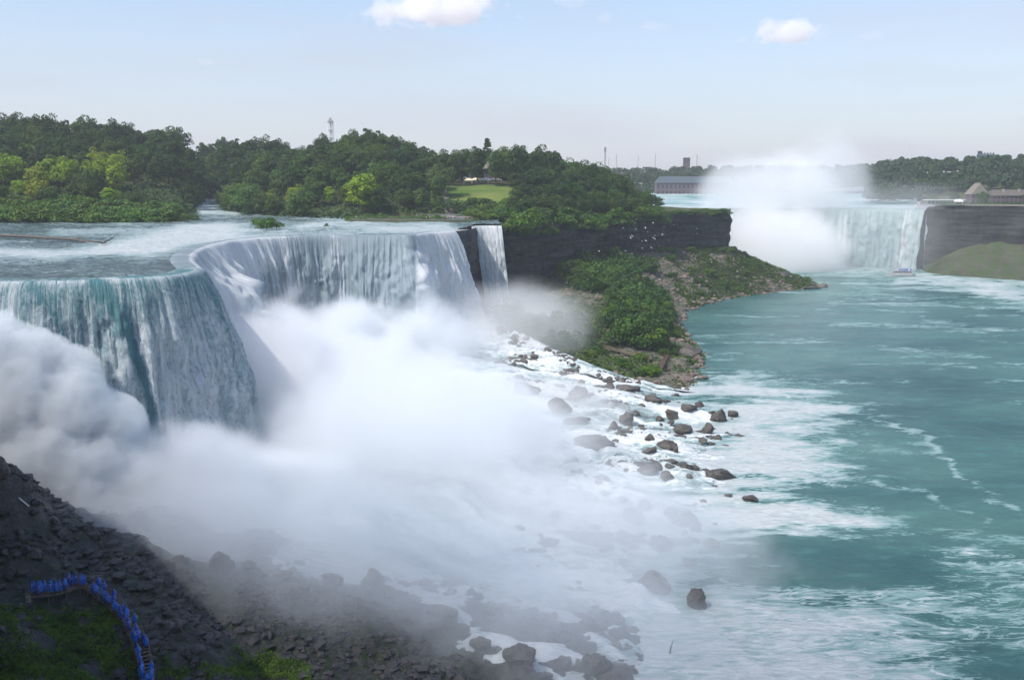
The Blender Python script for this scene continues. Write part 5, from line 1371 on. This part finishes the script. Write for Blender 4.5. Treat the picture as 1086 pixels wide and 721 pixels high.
# hilltop house
D = 1330; zb = at(1045, 171, D=D)[2]-4
b = atxd(1045, D, zb); e = empty('hilltop_mansion', tuple(b), 0, 'grey mansion with a square tower on top of the wooded hill', 'building')
block(e, (0, 0, 0), (20, 12, 11), 3, M['slate'], M['slate'], 2, 6); MB().box((-9, 0, 8.5), (4, 4, 17)).build('tower', M['slate'], e); MB().box((-9, 0, 17.4), (4.8, 4.8, .8)).build('tower_cap', M['stone'], e)
MB().box((14, 0, 6), (7, 9, 12)).build('wing', M['slate'], e)
for k in range(5): MB().box((-6+k*4, 0, 14.5), (1, 1, 3)).build('chimney', M['brick'], e)
# tower above the left wood and masts on the horizon
D = 900; z1 = at(352, 124, D=D)[2]; z0 = float(hill(352, D)[0]); b = atxd(352, D, z0); H = z1-z0
e = empty('observation_tower', tuple(b), .3, 'slim pale open framed tower with a pointed cap above the trees', 'tower')
for a in (-1, 1):
    for c_ in (-1, 1): MB().tube([(a*2.2, c_*2.2, 0), (a*2.0, c_*2.0, H-5)], .45, 6).build('leg', M['white'], e)
for k in range(4): MB().box((0, 0, H-5-k*7), (5, 5, .5)).build('platform', M['white'], e)
MB().add([(-2.8, -2.8, H-4.7), (2.8, -2.8, H-4.7), (2.8, 2.8, H-4.7), (-2.8, 2.8, H-4.7), (0, 0, H)], [(0, 1, 4), (1, 2, 4), (2, 3, 4), (3, 0, 4), (3, 2, 1, 0)]).build('cap', M['stone'], e)
MB().box((0, 0, H*.5), (1.6, 1.6, H-6)).build('core', M['white'], e)
for (px_, py_, lb, w_) in ((641, 156, 'tall thin mast with a thick head on the horizon', 1.2), (653, 164, 'thin pole on the horizon just right of the tall mast', .5), (676, 165, 'thin pole standing alone on the horizon above the far wood', .5), (694, 163, 'thin pole at the end of the horizon masts nearest the mist', .5), (645, 168, 'very short thin pole beside the tall mast', .5), (738, 164, 'thin lattice mast beside the square block in the far wood', .7)):
    D = 1750; zt = at(px_, py_, D=D)[2]; b = atxd(px_, D, 62); e = empty('mast', tuple(b), 0, lb, 'mast'); H = zt-62
    MB().tube([(0, 0, 0), (0, 0, H)], [w_*1.2, w_*.8], 6).build('pole', M['metal'], e)
    if w_ > 1: MB().tube([(0, 0, H-9), (0, 0, H-1)], [1.9, 1.9], 8).build('antenna', M['metal'], e)
D = 1750; b = atxd(727, D, 62); e = empty('water_block', tuple(b), 0, 'square grey block building rising above the far wood', 'building'); H = at(727, 168, D=D)[2]-62
MB().box((0, 0, H/2), (11, 11, H)).build('wall', M['brick'], e); MB().box((0, 0, H+.4), (12.5, 12.5, .8)).build('roof', M['slate'], e)
for k in range(3): MB().box((-3.5+k*3.5, -5.6, H-5), (1.6, .2, 3)).build('window', M['glassy'], e)

# ------------------------------------------------------------------ clouds
def cloud(px, py, D, r, mat, label, dz=0):
    c_ = at(px, py, D=D); o = link('cloud', unit_ball(), mat); o.location = c_; o.scale = r; return tag(o, label, 'cloud', None, 'stuff')
def m_cloud(name, dens, sc, lo, hi, edge, flat=True):
    t = NT(name); oc = t.n('ShaderNodeTexCoord').outputs['Object']
    sep = t.n('ShaderNodeSeparateXYZ', {0: oc}).outputs
    r = t.n('ShaderNodeVectorMath', {0: oc}, operation='LENGTH').outputs['Value']
    fall = t.mapr(r, 1.0, .1, 0, 1)
    if flat: fall = t.math('MULTIPLY', fall, t.mapr(sep[2], -.45, -.2, 0, 1))
    n = t.noise(t.pos(), sc, 6, .55)
    d = t.mapr(t.math('ADD', n, t.math('MULTIPLY', t.math('SUBTRACT', fall, .5), edge)), lo, hi, 0, dens, True)
    v = t.n('ShaderNodeVolumePrincipled', {'Color': (1, .985, .98, 1), 'Density': d, 'Anisotropy': .1}); t.l(v.outputs[0], t.out.inputs['Volume'])
    t.m.cycles.volume_step_rate = .35
    return t.m
CD = 9500
kx = CD/F
cloud(470, 12, CD, (108*kx, 700, 38*kx), m_cloud('cloud_big', .006, .0032, .47, .62, .42), 'long white puffy cloud at the top of the sky')
cloud(834, 38, CD, (50*kx, 450, 27*kx), m_cloud('cloud_small', .006, .004, .46, .6, .42), 'compact white puffy cloud in the right half of the sky')
mw = m_cloud('cloud_wisp', .0009, .003, .42, .66, .7, False)
for a in ((640, 20, 16, 9, 'tiny wisp of cloud right of the long puffy cloud'), (692, 28, 30, 8, 'thin flat wisp of cloud between the two puffy clouds'), (925, 38, 18, 6, 'small wisp of cloud right of the compact puffy cloud'), (608, 2, 30, 8, 'wisp of cloud cut by the top edge of the sky'), (787, 42, 12, 6, 'tiny wisp of cloud left of the compact puffy cloud'), (220, 66, 14, 5, 'faint wisp of cloud low over the left wood')):
    cloud(a[0], a[1], CD, (a[2]*kx, 300, a[3]*kx), mw, a[4])

# an unseen cloud over the viewer's shoulder, placed so it puts the near falls and the near slope in soft shade
def over(x, y, r, H=1500):
    k = H/sd.z; o = link('cloud', unit_ball(), M['shade_cloud']); o.location = (x+sd.x*k, y+sd.y*k, H); o.scale = r
    return tag(o, 'unseen broad cloud behind the viewer, placed to shade the near falls', 'cloud', None, 'stuff')
t = NT('shade_cloud_vapour'); oc = t.n('ShaderNodeTexCoord').outputs['Object']
r = t.n('ShaderNodeVectorMath', {0: oc}, operation='LENGTH').outputs['Value']
d = t.mapr(t.math('ADD', t.mapr(r, 1.0, .6, 0, 1), t.math('MULTIPLY', t.math('SUBTRACT', t.noise(t.pos(), .008, 4), .5), .7)), .15, .75, 0, .0066, True)
d = t.math('MULTIPLY', d, t.mapr(r, 1, .93))
v = t.n('ShaderNodeVolumePrincipled', {'Color': (1, 1, 1, 1), 'Density': d, 'Anisotropy': .2}); t.l(v.outputs[0], t.out.inputs['Volume'])
M['shade_cloud'] = t.m
over(-95, 95, (255, 150, 75))
